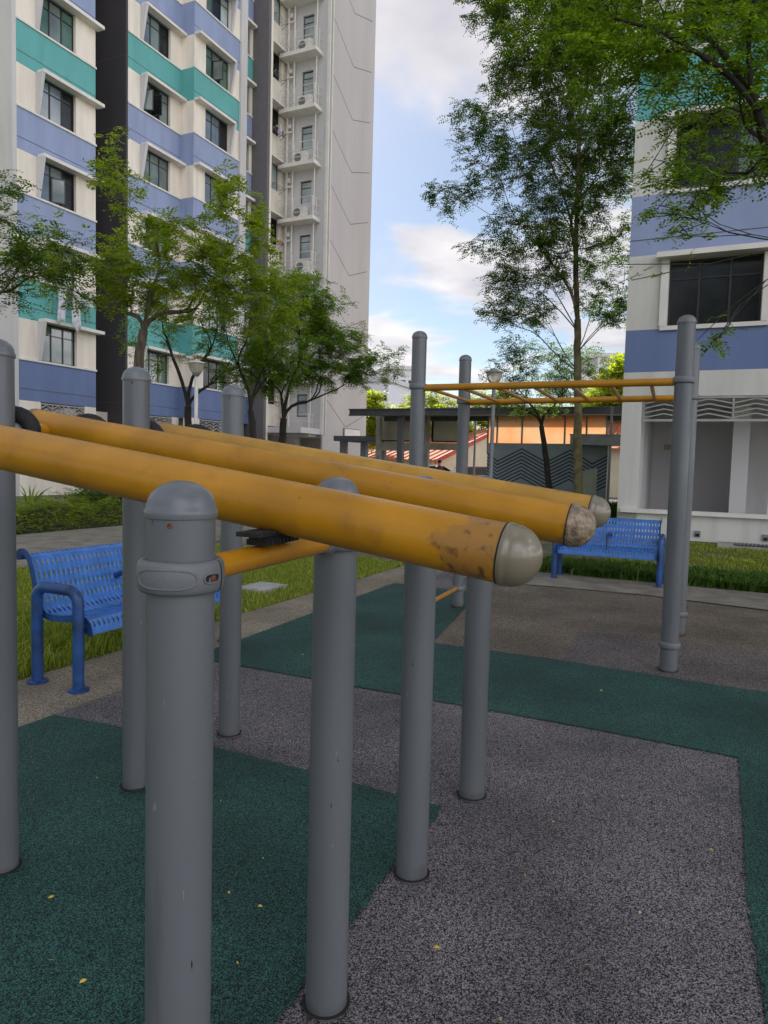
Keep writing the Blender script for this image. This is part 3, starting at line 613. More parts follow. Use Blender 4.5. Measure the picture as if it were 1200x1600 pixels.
# ------------------------------------------------------------------ apartment blocks
FH = 2.88
def windowset(F, root, t0, t1, z0, z1, depth, cols, style, transom=True, openc=None, frame='frame', name='window'):
    """F(a, d, z) maps facade coordinates (along, outwards, up) to the world"""
    m = MB(); th = .045
    def bar_(a0, a1, b0, b1): m.box(F(a0, -depth, b0), F(a1, -depth, b0)-F(a0, -depth, b0), F(a0, -depth+.05, b0)-F(a0, -depth, b0), A3(0, 0, b1-b0))
    bar_(t0, t1, z0, z0+th); bar_(t0, t1, z1-th, z1); bar_(t0, t0+th, z0+th, z1-th); bar_(t1-th, t1, z0+th, z1-th)
    zt = z1-(z1-z0)*.27 if transom else z1-th
    xs = [t0+(t1-t0)*i/cols for i in range(cols+1)]
    for x in xs[1:-1]: bar_(x-.025, x+.025, z0+th, z1-th)
    if transom:
        for i in range(cols): bar_(xs[i]+(.045 if i == 0 else .025), xs[i+1]-(.045 if i == cols-1 else .025), zt-.03, zt)
    wd = m.build(name, Mt[frame], root)
    for i in range(cols):
        mt_ = Mt[style[i % len(style)]]
        p = MB(); 
        def pane(a0, a1, b0, b1, dd=-.02, tilt=0): 
            P0_, P1_ = F(a0, -depth+.025+dd*0, b0), F(a1, -depth+.025, b0)
            p.quad(P0_, P1_, P1_+A3(0, 0, b1-b0), P0_+A3(0, 0, b1-b0))
        if openc and i in openc:
            hx = xs[i]+.04; wv = xs[i+1]-xs[i]-.06; ang = rad(openc[i]); ca, sa = math.cos(ang), math.sin(ang)
            q0 = F(hx, -depth+.06, z0+.06); q1 = F(hx+wv*ca, -depth+.06+wv*sa, z0+.06); up_ = A3(0, 0, (zt if transom else z1)-z0-.12)
            c_ = MB(); s_ = nrm(q1-q0)*.04; n_ = nrm(np.cross(s_, Z))*.03
            c_.box(q0, q1-q0, n_, A3(0, 0, .04)); c_.box(q0+up_-A3(0, 0, .04), q1-q0, n_, A3(0, 0, .04)); c_.box(q0+A3(0, 0, .04), s_, n_, up_-A3(0, 0, .08)); c_.box(q1-s_+A3(0, 0, .04), s_, n_, up_-A3(0, 0, .08))
            cs = c_.build('open_casement', Mt[frame], wd); k_ = MB(); k_.quad(q0+n_*.5+s_, q1+n_*.5-s_, q1+up_+n_*.5-s_, q0+up_+n_*.5+s_)
            k_.build('pane', mt_, wd)
            if transom: pane(xs[i]+.03, xs[i+1]-.03, zt, z1-.045)
            p2 = MB(); a_, b2 = F(xs[i]+.03, -depth+.005, z0+.05), F(xs[i+1]-.03, -depth+.005, z0+.05); p2.quad(a_, b2, b2+A3(0, 0, zt-z0-.08), a_+A3(0, 0, zt-z0-.08)); p2.build('dark_opening', Mt['pane2'], wd)
        else: pane(xs[i]+.03, xs[i+1]-.03, z0+.045, z1-.045)
        if p.f: p.build('pane', mt_, wd)
    return wd
P0 = A3(-11.56, 28.4, 0)
FL = lambda t, s, z: P0+R*t+V*s+Z*z           # left block: along, out, up
HT = 46.5
blk = thing('apartment_block', P0, 'tall apartment block with teal and periwinkle bands, charcoal recess and grey gable', 'apartment block')
def LB(m, t0, t1, s0, s1, z0, z1): m.box(FL(t0, s0, z0), R*(t1-t0), V*(s1-s0), A3(0, 0, z1-z0)); return m
STY = [['pane1', 'pane2', 'pane1'], ['pane2', 'pane2', 'pane4'], ['pane4', 'pane1', 'pane4'], ['pane3', 'pane1', 'pane2'], ['pane1', 'pane1', 'pane1'], ['pane4', 'pane2', 'pane5'], ['pane3', 'pane3', 'pane2']]
def bay(t0, t1, s, colours, w0, w1, fin, nfl, cols=3, wall='cream', back=-9.5, opens={}, lz=None, groove=True, ledge_ext=.12, detail=True, seed=0):
    """one bay: bands and window strips, each floor with sill, hood ledge and a tapering fin"""
    z = 3.42
    for k in range(15):
        zb, zs, zh = 3.42+FH*k, 4.87+FH*k, 6.30+FH*k
        m = MB(); LB(m, t0, t1, back, s, zb, zs); m.build('painted_band', Mt[colours[k % len(colours)]], blk)
        wl = MB()
        if k < nfl:     # wall pieces round a real window opening
            LB(wl, t0, w0, back, s, zs, zh); LB(wl, w1, t1, back, s, zs, zh); LB(wl, w0, w1, back, s-.22, zs, zh)
        else: LB(wl, t0, t1, back, s, zs, zh)
        wl.build('wall', Mt[wall], blk)
    for k in range(nfl):
        zb, zs, zh = 3.42+FH*k, 4.87+FH*k, 6.30+FH*k
        m = MB(); LB(m, t0-.0, t1+.02, s-.02, s+.05, zs-.035, zs+.035); m.build('window_sill', Mt['trim'], blk)
        lo_, hi_ = (w0-.10, t1+ledge_ext) if fin < 0 else (t0-ledge_ext*0, w1+.10)
        m = MB(); LB(m, lo_, hi_, s-.01, s+.36, zh-.02, zh+.10); m.build('hood_ledge', Mt['trim'], blk)
        if fin:
            x0, x1 = (w0-.16, w0-.02) if fin < 0 else (w1+.02, w1+.16)
            m = MB(); m.hexa([FL(x0, s-.01, zs+.036), FL(x1, s-.01, zs+.036), FL(x1, s+.06, zs+.036), FL(x0, s+.06, zs+.036), FL(x0, s-.01, zh-.021), FL(x1, s-.01, zh-.021), FL(x1, s+.34, zh-.021), FL(x0, s+.34, zh-.021)])
            m.build('tapered_fin', Mt['grey_wall'], blk)
        if groove: m = MB(); LB(m, t0, t1, s, s+.004, zb+.40, zb+.425); m.build('joint_line', Mt['groove'], blk)
        FW = lambda a, d, z: FL(a, s+d, z)
        windowset(FW, blk, w0, w1, zs+.036, zh-.021, .17, cols, STY[(k*3+seed) % 7], True, opens.get(k))
B_, T_ = 'periwinkle', 'teal'
# ground floor band colour is deeper
bay(-3.44, .0, 0, ['slate_blue', T_, B_, B_, T_, B_, B_, B_], -2.52, -.93, -1, 6, seed=4, opens={5: {1: 50}, 2: {1: 40}})
bay(2.42, 5.65, -.75, ['slate_blue', T_, B_, B_, B_, T_, B_, B_], 3.27, 4.97, -1, 7, seed=2, opens={4: {0: 60, 1: 70}})
bay(5.65, 9.0, .03, ['slate_blue', T_, B_, B_, B_, T_, B_, B_], 6.45, 8.22, 1, 8, seed=1, opens={5: {1: 75}})
bay(9.5, 10.62, -.35, ['slate_blue', B_, B_, T_, B_, B_, T_, B_], 9.62, 10.38, 0, 9, cols=2, seed=3)
m = MB(); LB(m, 9.0, 9.5, -9.5, .14, 0, HT); m.build('white_pier', Mt['grey_wall'], blk)
m = MB(); LB(m, 10.62, 10.84, -9.5, .62, 0, HT); m.build('dark_pier', Mt['dark_pier'], blk)
m = MB(); LB(m, 10.84, 11.0, -9.5, .64, 0, HT); m.build('white_pier', Mt['cream'], blk)
m = MB(); 
LB(m, -3.60, -3.44, -12, .0, 0, HT); m.build('end_wall', Mt['grey_wall'], blk)
m = MB(); LB(m, 0, 2.42, -9.5, -3.4, 0, HT); m.build('charcoal_recess_wall', Mt['charcoal'], blk)
m = MB(); LB(m, 2.30, 2.419, -3.4, -.75, 0, HT); m.build('charcoal_recess_wall', Mt['charcoal'], blk)
m = MB()
for k in range(13): LB(m, 2.296, 2.30, -3.4, -.75, 3.85+FH*k, 3.875+FH*k)
m.build('joint_line', Mt['groove'], blk)
# cream bay with side windows next to the service balconies
wl = MB()
for k in range(15):
    wl = MB(); zb, zs, zh = 3.42+FH*k, 4.62+FH*k, 6.02+FH*k
    LB(wl, 11.0, 13.15, -9.5, -.0, zb, zs); LB(wl, 11.0, 11.55, -9.5, 0, zs, zh); LB(wl, 12.72, 13.15, -9.5, 0, zs, zh); LB(wl, 11.55, 12.72, -9.5, -.25, zs, zh); LB(wl, 11.0, 13.15, -9.5, 0, zh, 3.42+FH*(k+1))
    if k < 10:
        m = MB(); LB(m, 11.0, 13.14, 0, .42, zh+.03, zh+.13); m.build('hood_ledge', Mt['trim'], blk)
        windowset(lambda a, d, z: FL(a, d, z), blk, 11.55, 12.72, zs, zh, .2, 2, (['pane2', 'pane2'], ['pane2', 'pane5'], ['pane4', 'pane2'])[k % 3], False)
        m = MB()
        for dd_ in (.12, .26, .40): m.tube([FL(11.65, dd_, zs+.12), FL(12.7, dd_, zs+.12)], .012, 6)
        for tt_ in (11.65, 12.7): m.tube([FL(tt_, 0, zs+.12), FL(tt_, .42, zs+.12)], .014, 6); m.tube([FL(tt_, 0, zs-.12), FL(tt_, .40, zs+.12)], .014, 6)
        m.build('laundry_rack', Mt['steel2'], blk)
    wl.build('wall', Mt['cream'], blk)
# service wall (faces the camera) and projecting grey gable
m = MB(); LB(m, 13.15, 18.4, -9.5, 0, 3.3, HT); m.build('core_wall', Mt['grey_wall'], blk)
for k in range(15):
    wl = MB(); z0 = 3.0+FH*k; zw0, zw1 = z0+.98, z0+2.22     # window opening in the service wall
    LB(wl, 13.15, 13.40, 0, 1.06, z0+.3, z0+FH+.3)
    LB(wl, 13.15, 13.40, 1.76, 2.70, z0+.3, z0+FH+.3); LB(wl, 13.15, 13.40, 1.06, 1.76, z0+.3, zw0); LB(wl, 13.15, 13.40, 1.06, 1.76, zw1, z0+FH+.3); LB(wl, 13.33, 13.40, 1.06, 1.76, zw0, zw1)
    wl.build('service_wall', Mt['grey_wall'], blk)
gm = MB(); LB(gm, 13.10, 18.4, 2.70, 2.80, 2.0, HT); LB(gm, 18.3, 18.4, -9.5, 2.70, 2.0, HT); LB(gm, 16.3, 18.4, 2.72, 2.8, -.1, 2.0); gm.build('gable_wall', Mt['gable_wall'], blk)
m = MB(); LB(m, 13.04, 13.10, 2.66, 2.84, 3.0, HT); m.tube([FL(13.3, 2.86, 3), FL(13.3, 2.86, HT)], .035, 8); m.build('corner_downpipe', Mt['trim'], blk)
for k in range(11):
    z0 = 3.0+FH*k+.55; m = MB(); pts = [(13.5, z0+1.35), (15.55, z0+.10), (15.8, z0+.0), (18.0, z0+.78)]
    for (a, za), (b_, zb) in zip(pts[:-1], pts[1:]):
        m.prism([FL(a, 2.801, za), FL(b_, 2.801, zb), FL(b_, 2.801, zb+.035), FL(a, 2.801, za+.035)], V*.004)
    m.build('gable_joint_line', Mt['groove'], blk)
for k in range(10):
    z0 = 3.0+FH*k
    bal = MB(); bal.box(FL(12.35, .12, z0-.13), R*.80, V*2.25, A3(0, 0, .20)); bl = bal.build('service_balcony', Mt['trim'], blk)
    rl = MB()
    for hz_ in (.25, .62, 1.0): rl.tube([FL(13.14, .16, z0+.07+hz_), FL(12.39, .16, z0+.07+hz_), FL(12.39, 2.33, z0+.07+hz_), FL(13.14, 2.33, z0+.07+hz_)], .017, 6)
    for q in (.16, 1.1, 2.33): rl.tube([FL(12.39, q, z0+.07), FL(12.39, q, z0+1.07)], .024, 6)
    rl.tube([FL(12.75, 2.33, z0+.07), FL(12.75, 2.33, z0+1.07)], .02, 6)
    rl.build('railing', Mt['rail_white'], bl)
    windowset(lambda a, d, z: P0+R*(13.15-d)+V*a+Z*z, blk, 1.06, 1.76, z0+.98, z0+2.22, .17, 1, ['pane5'], True, {0: 45} if k == 2 else None)
    # pipes
m = MB()
for q, rr in ((.28, .06), (.66, .055), (2.05, .045)): m.tube([FL(12.98, q, 3.2), FL(12.98, q, 34)], rr, 8)
for k in range(10): m.box(FL(12.9, .25, 4.9+FH*k), R*.1, V*.45, A3(0, 0, .09)); m.box(FL(12.86, .40, 5.15+FH*k), R*.14, V*.14, A3(0, 0, .22))
m.build('soil_pipes', Mt['trim'], blk)
# open ground floor under the block
m = MB(); LB(m, 11.0, 18.4, -9.5, 2.7, 3.0, 3.3); m.build('soffit', Mt['grey_wall'], blk)
for a, s, w_ in ((11.5, -.5, .9), (12.9, 1.2, .5), (14.6, -1.5, 1.2), (17.6, -2, .6)): LB(MB(), a, a+w_, s-.5, s, 0, 3.0).build('ground_floor_pillar', Mt['grey_wall'], blk)
m = MB(); LB(m, 11.05, 11.3, -9.0, -2.6, 0, 3.0); LB(m, -3.44, 2.42, -9, -1.8, 0, 3.42); LB(m, 2.42, 9.5, -9, -2.6, 0, 3.42); LB(m, -3.44, .0, -1.6, -1.5, 0, 2.95)
m.build('ground_floor_wall', Mt['cream'], blk)
for t0, t1, s in ((-3.44, -2.55, 0), (-.55, 0, 0), (2.42, 3.1, -.75), (5.2, 5.65, -.75), (5.65, 6.2, .03), (8.3, 9, .03)): LB(MB(), t0, t1, s-.5, s-.003, 0, 3.42).build('ground_floor_pillar', Mt['cream'], blk)
m = MB()
LB(MB(), -2.55, -.55, -.3, -.02, 0, .9).build('parapet', Mt['cream'], blk); LB(MB(), 3.1, 5.2, -1.05, -.78, 0, .9).build('parapet', Mt['cream'], blk); LB(MB(), 6.2, 8.3, -.3, -.02, 0, .9).build('parapet', Mt['cream'], blk)
def zigzag(F, root, a0, a1, z0, z1, n, rows, mt='grille', w=.03):
    m = MB(); st_ = (a1-a0)/n
    m.box(F(a0, -.05, z0), F(a1, -.05, z0)-F(a0, -.05, z0), F(a0, 0, z0)-F(a0, -.05, z0), A3(0, 0, .05))
    m.box(F(a0, -.05, z1-.04), F(a1, -.05, z0)-F(a0, -.05, z0), F(a0, 0, z0)-F(a0, -.05, z0), A3(0, 0, .04))
    for i in range(0, n+1, 2): m.box(F(min(a0+i*st_, a1-.04), -.04, z0+.05), F(.04, 0, 0)-F(0, 0, 0), F(0, .03, 0)-F(0, 0, 0), A3(0, 0, z1-z0-.09))
    H_ = (z1-z0-.12)/rows
    for rr in range(rows):
        zb = z0+.06+rr*H_
        for i in range(n):
            za, zc = (zb, zb+H_*.95) if i % 2 == 0 else (zb+H_*.95, zb)
            x0, x1 = a0+i*st_, a0+(i+1)*st_
            m.prism([F(x0, -.030, za), F(x1, -.030, zc), F(x1, -.030, min(zc+w, z1-.04)), F(x0, -.030, min(za+w, z1-.04))], F(0, .02, 0)-F(0, 0, 0))
    return m.build('zigzag_grille', Mt[mt], root)
for t0, t1, s in ((-2.55, -.55, 0), (3.1, 5.2, -.75), (6.2, 8.3, .03)): zigzag(lambda a, d, z: FL(a, s+d, z), blk, t0, t1, 2.80, 3.38, 8, 3, w=.05)
m = MB(); LB(m, -3.7, 18.5, -9.6, 2.9 if False else .2, HT, HT+.5); m.build('roof', Mt['grey_wall'], blk)
# painted white numeral fragment high on the gable (its lower tip shows)
m = MB(); m.prism([FL(15.85, 2.801, 28.45), FL(16.15, 2.801, 27.95), FL(16.30, 2.801, 27.75), FL(16.30, 2.801, 30.6), FL(15.85, 2.801, 30.6)], V*.006); m.build('painted_numeral', Mt['trim'], blk)
# air conditioners and laundry
acg = [(1, 1.30), (3, 1.55), (4, 1.30), (5, 1.30), (6, 1.5), (7, 1.45), (8, 1.2)]
ORD = ['second', 'third', 'fourth', 'fifth', 'sixth', 'seventh', 'eighth', 'ninth']
for k, q in acg:
    z0 = 3.0+FH*k+.07
    a_ = thing('air_conditioner', FL(12.8, q, z0), 'white air conditioner unit on the service balcony, %s balcony up from the canopy roof' % ORD[k-1], 'air conditioner', 'air conditioners on the service balconies')
    m = MB(); m.box(FL(12.62, q-.38, z0+.04), R*.32, V*.78, A3(0, 0, .58)); m.box(FL(12.66, q-.34, z0), R*.24, V*.08, A3(0, 0, .04)); m.box(FL(12.66, q+.28, z0), R*.24, V*.08, A3(0, 0, .04)); m.build('casing', Mt['trim'], a_)
    m = MB(); m.lathe(FL(12.619, q-.1, z0+.33), -R, [(.22, 0), (.22, .012), (.05, .02)], 20); m.build('fan_grille', Mt['steel2'], a_)
cl_c = [(.55,.56,.62), (.12,.14,.22), (.50,.20,.10), (.35,.22,.38), (.6,.6,.62), (.10,.30,.32)]
def cloth(o3, ax, wd, ht, ci, root, sway=.04, name='garment'):
    m = MB(); nx, nz = 8, 8; vs = []
    nn = nrm(np.cross(ax, Z))
    for i in range(nz+1):
        for j in range(nx+1):
            a = j/nx; b_ = i/nz; wq = wd*(1-.15*b_*math.sin(3.1*ci+1))
            vs.append(o3+ax*((a-.5)*wq+.03*math.sin(5*b_+ci*2))+nn*(sway*math.sin(a*9+ci)*(.3+b_))-Z*(b_*ht*(1+.07*math.sin(a*7+ci))))
    m.add(vs, [(i*(nx+1)+j, i*(nx+1)+j+1, (i+1)*(nx+1)+j+1, (i+1)*(nx+1)+j) for i in range(nz) for j in range(nx)])
    o = m.build(name, mat('cloth', cl_c[ci % 6], rough=.95, var=.15, vscale=8), root, True); s_ = o.modifiers.new('t', 'SOLIDIFY'); s_.thickness = .004; return o
def laundry(label, base, ax, items):
    root = thing('hanging_laundry', base, label, 'laundry', 'laundry hung from the flats')
    m = MB(); L_ = sum(i[0] for i in items)+.3; m.tube([base-ax*.15, base+ax*L_], .014, 6); m.build('bamboo_pole', Mt['trim'], root)
    x = .0
    for wd, ht, ci in items: cloth(base+ax*(x+wd/2), ax, wd*.92, ht, ci, root); x += wd
    return root
laundry('white shirts and towels hanging over the lowest teal band', FL(-2.2, .46, 7.60), nrm(R+V*.25), [(.34, 1.25, 0), (.22, .45, 1), (.36, 1.45, 4), (.22, .5, 0), (.25, .55, 4)])
laundry('blue and dark clothes hanging from the cream bay window, lowest laundry rack in use', FL(11.65, .45, 4.78+FH*2+.02), R, [(.28, .75, 5), (.25, .95, 0), (.3, .6, 1)])
laundry('small orange cloth hanging from a rack of the cream bay', FL(12.1, .45, 4.78+FH*3+.02), R, [(.22, .3, 2), (.2, .25, 1)])
laundry('small purple cloth hanging from a rack high on the cream bay', FL(11.8, .45, 4.78+FH*5+.02), R, [(.25, .35, 3), (.15, .2, 4), (.2, .35, 1)])

# right block
Q0 = A3(6.62, 15.35, 0)
FR = lambda s, d, z: Q0+V*s-R*d+Z*z           # along the face, out towards the camera, up
rb = thing('apartment_block', Q0-V*1.5, 'blue and white apartment block with void deck and zigzag grille, right of the benches', 'apartment block')
def RB(m, s0, s1, d0, d1, z0, z1): m.box(FR(s0, d0, z0), V*(s1-s0), -R*(d1-d0), A3(0, 0, z1-z0)); return m
RW, DP = 22, -11.
m = MB(); RB(m, -1.5, -1.08, -.5, 0, 0, 3.12); RB(m, -1.5, RW, -.15, 0, 0, .56); RB(m, 5.2, 5.8, -.5, 0, .56, 3.12); RB(m, 11.5, 12.1, -.5, 0, .56, 3.12); RB(m, -1.5, RW, DP, 0, 3.12, 3.66)
RB(m, -1.5, -1.3, DP, -.5, 0, 3.12); m.build('ground_wall', Mt['white_wall'], rb)
m = MB(); RB(m, -1.06, 5.2, -3.3, -3.1, 0, 3.12); RB(m, .78, 1.12, -3.1, -1.2, 0, 3.12); RB(m, -1.3, -1.06, -3.1, -.5, 0, 3.12); m.build('void_deck_wall', Mt['grey_wall'], rb)
m = MB(); RB(m, .55, .70, -1.65, -1.4, 0, 3.12) if False else RB(m, 1.50, 1.54, -.35, -.31, .6, 3.12); m.build('white_rail_post', Mt['trim'], rb)
m = MB(); RB(m, -1.3, RW, DP, -.15, -.005, .03); m.build('void_deck_floor', Mt['conc'], rb)
m = MB(); RB(m, -1.42, RW, -.17, .10, .56, .645); m.build('window_sill', Mt['trim'], rb)
zigzag(FR, rb, -1.07, 5.18, 2.58, 3.11, 14, 4, w=.028)
m = MB(); m.box(FR(-.78, -3.09, 2.05), V*.18, -R*.06, A3(0, 0, .13)); m.build('socket_box', mat('yellowed_plastic', (.30,.26,.15)), rb)
m = MB(); m.tube([FR(-.69, -3.07, 2.18), FR(-.69, -3.07, 3.1)], .012, 6); m.build('conduit', Mt['trim'], rb)
for s in (.12, 1.42, 2.8):
    m = MB(); m.box(FR(s, .001, .10), V*.12, -R*.035, A3(0, 0, .13)); vn = m.build('vent_box', Mt['steel2'], rb); m = MB(); m.box(FR(s+.02, .0361, .11), V*.08, -R*.004, A3(0, 0, .06)); m.build('vent_slot', Mt['dark'], vn)
WS = [(-.66, 1.14), (3.4, 5.2), (7.4, 9.2)]
cols_R = ['slate_blue', B_, T_, B_, B_, T_, B_, B_, T_, B_, B_, B_, T_, B_, B_]
for k in range(15):
    zb = 3.66 if k == 0 else 3.30+FH*k; zs, zh = 4.58+FH*k, 6.04+FH*k; zn = 3.30+FH*(k+1)
    wl = MB(); RB(wl, -1.5, RW, DP, 0, zb, zs); wl.build('painted_band', Mt[cols_R[k]], rb); wl = MB()
    edges = [-1.5]+[q for w_ in WS for q in w_]+[RW]
    for i in range(0, len(edges), 2): RB(wl, edges[i], edges[i+1], DP, 0, zs, zn)
    for w0, w1 in WS: RB(wl, w0, w1, DP, 0, zh, zn); RB(wl, w0, w1, DP, -.24, zs, zh)
    wl.build('wall', Mt['white_wall'], rb)
    if k < 6:
        for wi, (w0, w1) in enumerate(WS):
            m = MB(); RB(m, w0-.14, w1+.14, -.02, .06, zs-.04, zs+.05); m.build('window_sill', Mt['trim'], rb)
            windowset(FR, rb, w0, w1, zs+.05, zh, .20, 3, ['pane2', 'pane2', 'pane2'] if k == 0 else STY[(k+wi*2) % 7], True)
            m = MB(); RB(m, w0-.25, w1+.3, 0, .30, zh+.001, zh+.11); m.build('hood_ledge', Mt['trim'], rb)
            [RB(MB(), a_, b2, 0, .07, zs+.05, zh).build('window_surround', Mt['trim'], rb) for a_, b2 in ((w0-.16, w0-.01), (w1+.01, w1+.12))]
        m = MB(); RB(m, -1.5, RW, 0, .004, zb+.33, zb+.35) if k else None
        if k: m.build('joint_line', Mt['groove'], rb)

# ------------------------------------------------------------------ covered walkway, mural wall and what stands behind
W0 = A3(6, 22.5, 0)
FW_ = lambda s, d, z: W0+V*s+R*d+Z*z            # along V, away from the camera, up
def WB(m, s0, s1, d0, d1, z0, z1): m.box(FW_(s0, d0, z0), V*(s1-s0), R*(d1-d0), A3(0, 0, z1-z0)); return m
cw = thing('covered_walkway', FW_(-3, 1, 0), 'dark steel covered walkway with translucent side panels above the chevron mural', 'walkway')
m = MB(); WB(m, -7.82, 2.6, -.55, -.45, 3.20, 3.36); WB(m, -7.82, 2.6, -.62, -.45, 3.36, 3.40); WB(m, -7.82, 2.6, -.62, -.45, 3.16, 3.20); m.build('fascia_beam', Mt['steel'], cw)
m = MB(); WB(m, -7.82, 2.6, 2.35, 2.45, 3.16, 3.40); m.build('fascia_beam', Mt['steel'], cw)
m = MB(); WB(m, -7.8, 2.6, -.449, 2.349, 3.33, 3.38); m.build('roof', Mt['steel2'], cw)
for s in (-6.0, -.55 if False else 2.2):
    m = MB(); WB(m, s-.10, s+.10, -.20, 0, 0, 3.32); m.build('column', Mt['steel'], cw)
for s, d in ((-5.93, 2.2), (-7.95, 2.2), (2.2, 2.2)): m = MB(); WB(m, s-.09, s+.09, d-.10, d+.10, 0, 3.32); m.build('column', Mt['conc'], cw)
pj = [-2.86, -2.55, -1.72, -.35, .32, .93]
m = MB()
pj = [1.1*q-.407 for q in pj]
for s in pj: WB(m, s-.022, s+.022, 2.20, 2.25, 2.0, 3.33)
WB(m, pj[0]-.02, pj[-1]+.02, 2.20, 2.25, 1.95, 1.995); m.build('panel_frame', Mt['steel2'], cw)
for a, b_ in zip(pj[:-1], pj[1:]): m = MB(); WB(m, a+.023, b_-.023, 2.215, 2.225, 2.0, 3.32); m.build('translucent_panel', Mt['poly'], cw)
conc_p = mat('weathered_sheet_panel', (.44,.40,.31), rough=.6, var=.1, vscale=2, detail=8)
for a, b_ in ((-8.15, -6.75), (-5.80, -4.60)):
    m = MB(); WB(m, a, b_, 2.52, 2.56, 2.43, 3.30); pn = m.build('side_panel', conc_p, cw)
    m = MB(); WB(m, a-.07, a, 2.50, 2.58, 2.38, 3.33); WB(m, a, b_, 2.50, 2.58, 2.38, 2.425); m.build('panel_frame', Mt['dark'], cw)
m = MB(); WB(m, -8.1, -4.55, 2.6, 2.85, 2.08, 2.33); m.build('concrete_beam', conc_p, cw)
# hipped roof seen just above
ur = thing('shelter_roof', (1.2, 29, 0), 'low grey shelter roof rising behind the dark walkway beam', 'shelter')
m = MB(); A_, B2, C_, D_ = A3(-.55,29.6,3.40), A3(2.0,28.4,3.40), A3(3.2,27.9,3.40), A3(4.2,32,3.40)
m.add([A_, A3(2.3,28.4,3.4), A3(3.4,29.7,3.4), A3(.4,34,3.4), A_+Z*.28, A3(2.3,28.4,3.78), A3(3.4,29.7,3.50), A3(.4,34,3.7)], [(0,3,2,1), (4,5,6,7), (0,1,5,4), (1,2,6,5), (2,3,7,6), (3,0,4,7)]); m.build('roof', Mt['steel2'], ur)
for q in ((-.2,30), (1.5,29.3)): m = MB(); m.box(A3(*q, 0), A3(.2,0,0), A3(0,.2,0), A3(0,0,3.4)); m.build('column', Mt['conc'], ur)
lc = thing('low_canopy', (-1.2, 30, 0), 'low dark canopy against the foot of the grey tower', 'canopy')
m = MB(); m.box(A3(-2.25,30.6,2.42), V*2.25, R*2.2, A3(0,0,.22)); m.build('roof', Mt['steel'], lc)
for q in (.15, 1.15, 2.0): m = MB(); m.box(A3(-2.25,30.6,0)+V*q+R*.3, V*.26, R*.26, A3(0,0,2.42)); m.build('column', Mt['steel2'], lc)
m = MB(); m.box(A3(-.35,29.9,2.05), V*1.9, R*.3, A3(0,0,.3)); m.build('concrete_beam', conc_p, lc)
sb = thing('signboard', (-2.1, 36, 0), 'blank white board fixed above the low canopy on the grey tower', 'sign board')
m = MB(); m.box(FL(16.4-.9, 2.86, 2.95)-A3(0,0,0), R*1.9, V*.05, A3(0,0,.50)); m.build('board', Mt['trim'], sb); m = MB(); m.box(FL(15.45, 2.84, 2.9), R*2.0, V*.02, A3(0,0,.6)); m.build('board_frame', Mt['steel2'], sb)

mw = thing('mural_wall', FW_(-1, .1, 0), 'blue-grey wall painted with navy chevron stripes', 'wall')
m = MB(); WB(m, -2.88, .98, 0, .18, 0, 2.28); m.build('wall', Mt['mural'], mw)
per = 1.30; pk = [-3.05, -2.56, -1.72, -.92, -.20, .53, 1.25]    # valleys and peaks along the wall
def chev(m, s, top): 
    # piecewise linear zigzag height at s
    xs_ = [-2.88, -2.53, -1.72, -.92, -.16, .53, .98]; zs_ = [.26, 0, .42, 0, .40, -.02, .24]
    return top+float(np.interp(s, xs_, zs_))
for i in range(9):
    top = 1.70-.115*i; m = MB(); xs_ = [-2.88, -2.53, -1.72, -.92, -.16, .53, .98]
    for a, b_ in zip(xs_[:-1], xs_[1:]):
        za, zb = chev(m, a, top), chev(m, b_, top)
        m.prism([FW_(a, -.004, za-.045), FW_(b_, -.004, zb-.045), FW_(b_, -.004, zb), FW_(a, -.004, za)], R*.0035)
    m.build('chevron_stripe', Mt['navy'], mw)
el = thing('entrance_canopy', FW_(1, -.9, 0), 'small flat grey canopy beside the right end of the mural wall', 'canopy')
m = MB(); WB(m, .02, 2.4, -1.1, -.02, 2.22, 2.26); WB(m, .02, 2.4, -1.1, -1.04, 2.26, 2.50); WB(m, .02, .08, -1.04, -.02, 2.26, 2.50); WB(m, .0, 2.4, -1.12, -.02, 2.501, 2.54); m.build('roof', Mt['steel2'], el)
for s in (1.18, 2.3): m = MB(); WB(m, s-.035, s+.035, -1.02, -.95, 0, 3.35); m.build('post', Mt['steel2'], el)
ub = thing('utility_screen', (5.4, 20.3, 0), 'slanted-top grey-green metal panel standing before the chevron mural', 'screen')
m = MB(); o3 = A3(5.42,20.35,0); m.prism([o3, o3+V*.56, o3+V*.56+Z*1.52, o3+Z*1.38], R*.5); m.build('panel', Mt['box_green'], ub); m = MB(); m.box(o3-V*.02-R*.02-Z*.02, V*.60, R*.54, Z*.06); m.build('plinth', Mt['conc'], ub)

def lamp(x, y, h, label, sc=1.0, cap='trim'):
    root = thing('street_lamp', (x, y, 0), label, 'street lamp', 'globe-topped park lamps')
    m = MB(); m.lathe((x, y, 0), Z, [(.075*sc, 0), (.075*sc, .7), (.05*sc, .75), (.045*sc, h-.42*sc)], 14); m.build('pole', Mt['rail_white' if cap == 'trim' else 'steel2'], root, True)
    m = MB(); m.lathe((x, y, h-.42*sc), Z, [(.05*sc, 0), (.07*sc, .03*sc), (.10*sc, .07*sc), (.11*sc, .10*sc)], 16); m.build('neck', Mt['steel2'], root, True)
    m = MB(); m.lathe((x, y, h-.33*sc), Z, [(.11*sc, .0), (.155*sc, .07*sc), (.195*sc, .20*sc), (.20*sc, .24*sc)], 20); m.build('glass_bowl', Mt['lampglass'], root, True)
    m = MB(); m.lathe((x, y, h-.09*sc), Z, [(.225*sc, 0), (.22*sc, .02*sc), (.12*sc, .06*sc), (.04*sc, .085*sc), (.015*sc, .11*sc)], 20); m.build('lid', Mt['trim' if cap == 'trim' else 'steel2'], root, True)
